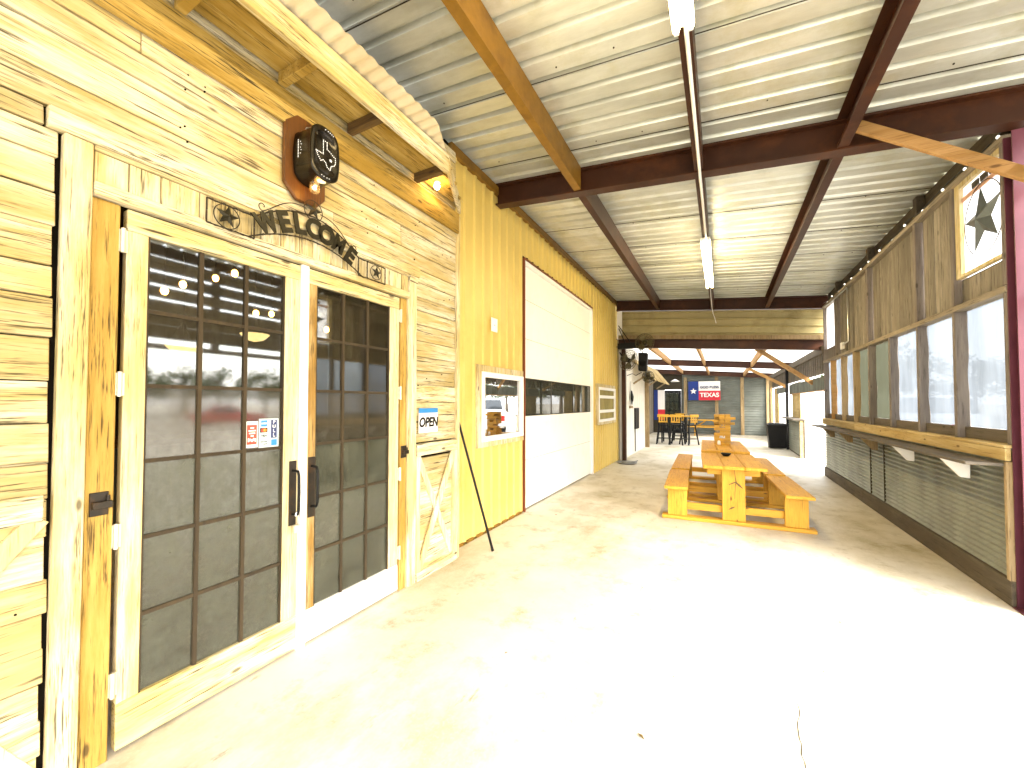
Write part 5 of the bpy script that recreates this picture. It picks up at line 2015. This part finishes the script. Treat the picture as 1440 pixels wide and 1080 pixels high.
def make_vehicle(name, label, cat, loc, rot, paint, prof, cab, hw, wheels, r, side_glass, rear_x, group):
    """body side profile in (length, height), cabin profile tapering inward; nose at +x"""
    v = thing(name, (0, 0, 0), label, cat, group)
    b = MB()
    b.prism(prof, 2 * hw, (0, hw, 0), (1, 0, 0), EZ, (0, -1, 0))
    b.build('body', paint, v, bevel=0.05)
    b = MB()
    n_ = len(cab)
    zt = max(z for _, z in cab)
    zb_ = min(z for _, z in cab)
    vs = []
    for s_ in (1, -1):
        for x, z in cab:
            vs.append((x, s_ * (hw - 0.04 - 0.16 * (z - zb_) / (zt - zb_)), z))
    fs = [tuple(range(n_)), tuple(range(n_, 2 * n_))[::-1]] + [(i, (i + 1) % n_, n_ + (i + 1) % n_, n_ + i) for i in range(n_)]
    b.add(vs, fs)
    b.build('cabin', paint, v, bevel=0.03)
    for (poly) in side_glass:
        for s_ in (1, -1):
            b = MB()
            vs = [(x, s_ * (hw - 0.04 - 0.16 * (z - zb_) / (zt - zb_) + 0.006), z) for x, z in poly]
            b.add(vs, [tuple(range(len(poly)))])
            b.build('side_window', 'car_glass', v)
    # windscreen and rear window along the cabin ends
    for i in range(n_):
        (xa, za_), (xb_, zb2) = cab[i], cab[(i + 1) % n_]
        if abs(za_ - zb2) > 0.3 and abs(xa - xb_) < 1.2:
            vs = []
            for (x, z, q) in ((xa, za_, 0.12), (xb_, zb2, 0.12)):
                pass
            ox = 0.012 if xa > 0.3 else -0.012
            A = Vector((xa, 0, za_)).lerp(Vector((xb_, 0, zb2)), 0.12)
            B_ = Vector((xa, 0, za_)).lerp(Vector((xb_, 0, zb2)), 0.90)
            wa = hw - 0.14 - 0.16 * (A.z - zb_) / (zt - zb_)
            wb = hw - 0.14 - 0.16 * (B_.z - zb_) / (zt - zb_)
            b = MB()
            b.add([(A.x + ox, -wa, A.z), (A.x + ox, wa, A.z), (B_.x + ox, wb, B_.z), (B_.x + ox, -wb, B_.z)], [(0, 1, 2, 3)])
            b.build('windscreen' if xa > 0.3 else 'rear_window', 'car_glass', v)
    wheel_set(v, (0, 0, 0), wheels, hw, r)
    fx = max(x for x, _ in prof)
    rx = min(x for x, _ in prof)
    for s_ in (1, -1):
        b = MB()
        b.box(rx - 0.012, rx + 0.05, s_ * (hw - 0.12) - 0.09, s_ * (hw - 0.12) + 0.09, 0.72, 1.0 if hw > 0.92 else 0.88)
        b.build('tail_lamp', 'lamp_red', v, bevel=0.01)
        b = MB()
        b.box(fx - 0.06, fx + 0.012, s_ * (hw - 0.22) - 0.14, s_ * (hw - 0.22) + 0.14, 0.66, 0.82)
        b.build('headlight', 'lamp_clear', v, bevel=0.01)
    b = MB()
    b.box(rx - 0.07, rx + 0.02, -hw + 0.05, hw - 0.05, 0.40, 0.54)
    b.build('bumper', 'chrome', v, bevel=0.02)
    b = MB()
    b.box(fx - 0.02, fx + 0.07, -hw + 0.05, hw - 0.05, 0.36, 0.52)
    b.build('bumper', 'chrome', v, bevel=0.02)
    b = MB()
    b.box(rx - 0.075, rx - 0.071, -0.15, 0.15, 0.405, 0.53)
    b.build('number_plate', 'paper_white', v)
    v.location = loc
    v.rotation_euler = (0, 0, rot)
    return v


suv_prof = [(-2.45, 0.45), (-2.45, 1.08), (-1.0, 1.10), (1.05, 1.10), (2.25, 1.00), (2.45, 0.85), (2.45, 0.42), (1.9, 0.30), (-2.0, 0.30)]
suv_cab = [(-2.42, 1.06), (-2.15, 1.78), (-1.9, 1.84), (0.30, 1.82), (1.15, 1.08)]
suv_gl = [[(-2.1, 1.16), (-1.92, 1.70), (-1.05, 1.72), (-1.05, 1.14)], [(-0.98, 1.14), (-0.98, 1.72), (0.22, 1.72), (0.85, 1.14)]]
pk_prof = [(-2.85, 0.50), (-2.85, 1.22), (-0.75, 1.22), (0.95, 1.18), (2.45, 1.12), (2.65, 0.95), (2.65, 0.50), (2.1, 0.38), (-2.2, 0.38)]
pk_cab = [(-0.85, 1.20), (-0.75, 1.86), (0.55, 1.86), (1.25, 1.16)]
pk_gl = [[(-0.70, 1.26), (-0.62, 1.74), (-0.02, 1.76), (-0.02, 1.26)], [(0.05, 1.26), (0.05, 1.76), (0.48, 1.76), (0.98, 1.26)]]
GV = 'vehicles parked outside'
make_vehicle('parked_suv', 'white parked sport utility vehicle just outside the nearer windows', 'car', (5.6, 8.6, -0.06), R(-90), 'car_white', suv_prof, suv_cab, 0.95, (-1.5, 1.5), 0.37, suv_gl, -2.45, GV)
make_vehicle('pickup_truck', 'white pickup truck seen from behind in the square window reflection', 'truck', (6.6, 19.2, -0.06), R(62), 'car_white', pk_prof, pk_cab, 0.98, (-1.75, 1.75), 0.40, pk_gl, -2.85, GV)
car_prof = [(-2.2, 0.40), (-2.22, 0.88), (-1.3, 0.92), (0.85, 0.92), (2.05, 0.78), (2.25, 0.62), (2.25, 0.36), (1.8, 0.24), (-1.8, 0.24)]
car_cab = [(-1.75, 0.90), (-0.95, 1.40), (0.15, 1.42), (1.0, 0.90)]
car_gl = [[(-1.25, 0.96), (-0.85, 1.32), (-0.42, 1.34), (-0.42, 0.96)], [(-0.36, 0.96), (-0.36, 1.34), (0.12, 1.34), (0.72, 0.96)]]
make_vehicle('parked_car', 'red parked car mirrored in the left door glass', 'car', (27.0, 16.0, -0.06), R(100), 'car_red', car_prof, car_cab, 0.88, (-1.35, 1.35), 0.32, car_gl, -2.2, GV)

random.seed(11)


def make_tree(loc, h, w, label, proto=None):
    if proto is not None:
        t = copy_tree(proto)
        t.location = loc
        t.rotation_euler = (0, 0, random.uniform(0, 6))
        s_ = random.uniform(0.8, 1.25)
        t.scale = (s_ * random.uniform(0.9, 1.1), s_, s_ * random.uniform(0.85, 1.1))
        t['label'] = label
        return t
    t = thing('tree', (0, 0, 0), label, 'tree', 'trees along the horizon')
    b = MB()
    b.tube([(0, 0, -0.1), (0.1, 0.05, h * 0.25), (0.0, -0.1, h * 0.5), (0.15, 0, h * 0.8)], [0.3, 0.22, 0.15, 0.04], 8)
    for k in range(7):
        a = k * 0.9 + random.uniform(-0.3, 0.3)
        z = h * random.uniform(0.3, 0.55)
        b.tube([(0, 0, z), (math.cos(a) * w * 0.25, math.sin(a) * w * 0.25, z + h * 0.12), (math.cos(a) * w * 0.42, math.sin(a) * w * 0.42, z + h * 0.2)], [0.1, 0.07, 0.02], 6)
    b.build('trunk', 'bark', t)
    b = MB()
    cl = []
    for k in range(34):
        a = random.uniform(0, 6.28)
        rr = w * 0.5 * math.sqrt(random.random())
        z = h * (0.34 + 0.60 * random.random() * (1 - 0.55 * rr / (w * 0.5)))
        cl.append((math.cos(a) * rr, math.sin(a) * rr, z, random.uniform(0.5, 1.15)))
    for (cx, cy, cz, cr) in cl:
        for q in range(75):
            d = Vector((random.gauss(0, 1), random.gauss(0, 1), random.gauss(0, 0.8))).normalized() * cr * random.uniform(0.45, 1.05)
            p = Vector((cx, cy, cz)) + d
            u_ = Vector((random.gauss(0, 1), random.gauss(0, 1), random.gauss(0, 1))).normalized()
            v_ = u_.cross(Vector((random.gauss(0, 1), random.gauss(0, 1), random.gauss(0, 1)))).normalized()
            s_ = random.uniform(0.10, 0.22)
            b.add([p - u_ * s_, p + v_ * s_ * 0.6, p + u_ * s_, p - v_ * s_ * 0.6], [(0, 1, 2, 3)])
    b.build('crown', 'leaves', t)
    t.location = loc
    return t


base = make_tree((62, 22, -0.06), 7.5, 7.5, 'tree on the horizon seen through the plastic windows')
base2 = make_tree((70, -2, -0.06), 9.0, 6.0, 'tree on the horizon mirrored in the left door glass')
for k in range(26):
    a = R(-16 + k * 3.7) + random.uniform(-0.02, 0.02)
    d = random.uniform(58, 80)
    make_tree((math.cos(a) * d, math.sin(a) * d, -0.06), 0, 0, 'tree in the line along the horizon beyond the parking lot', base if k % 2 else base2)
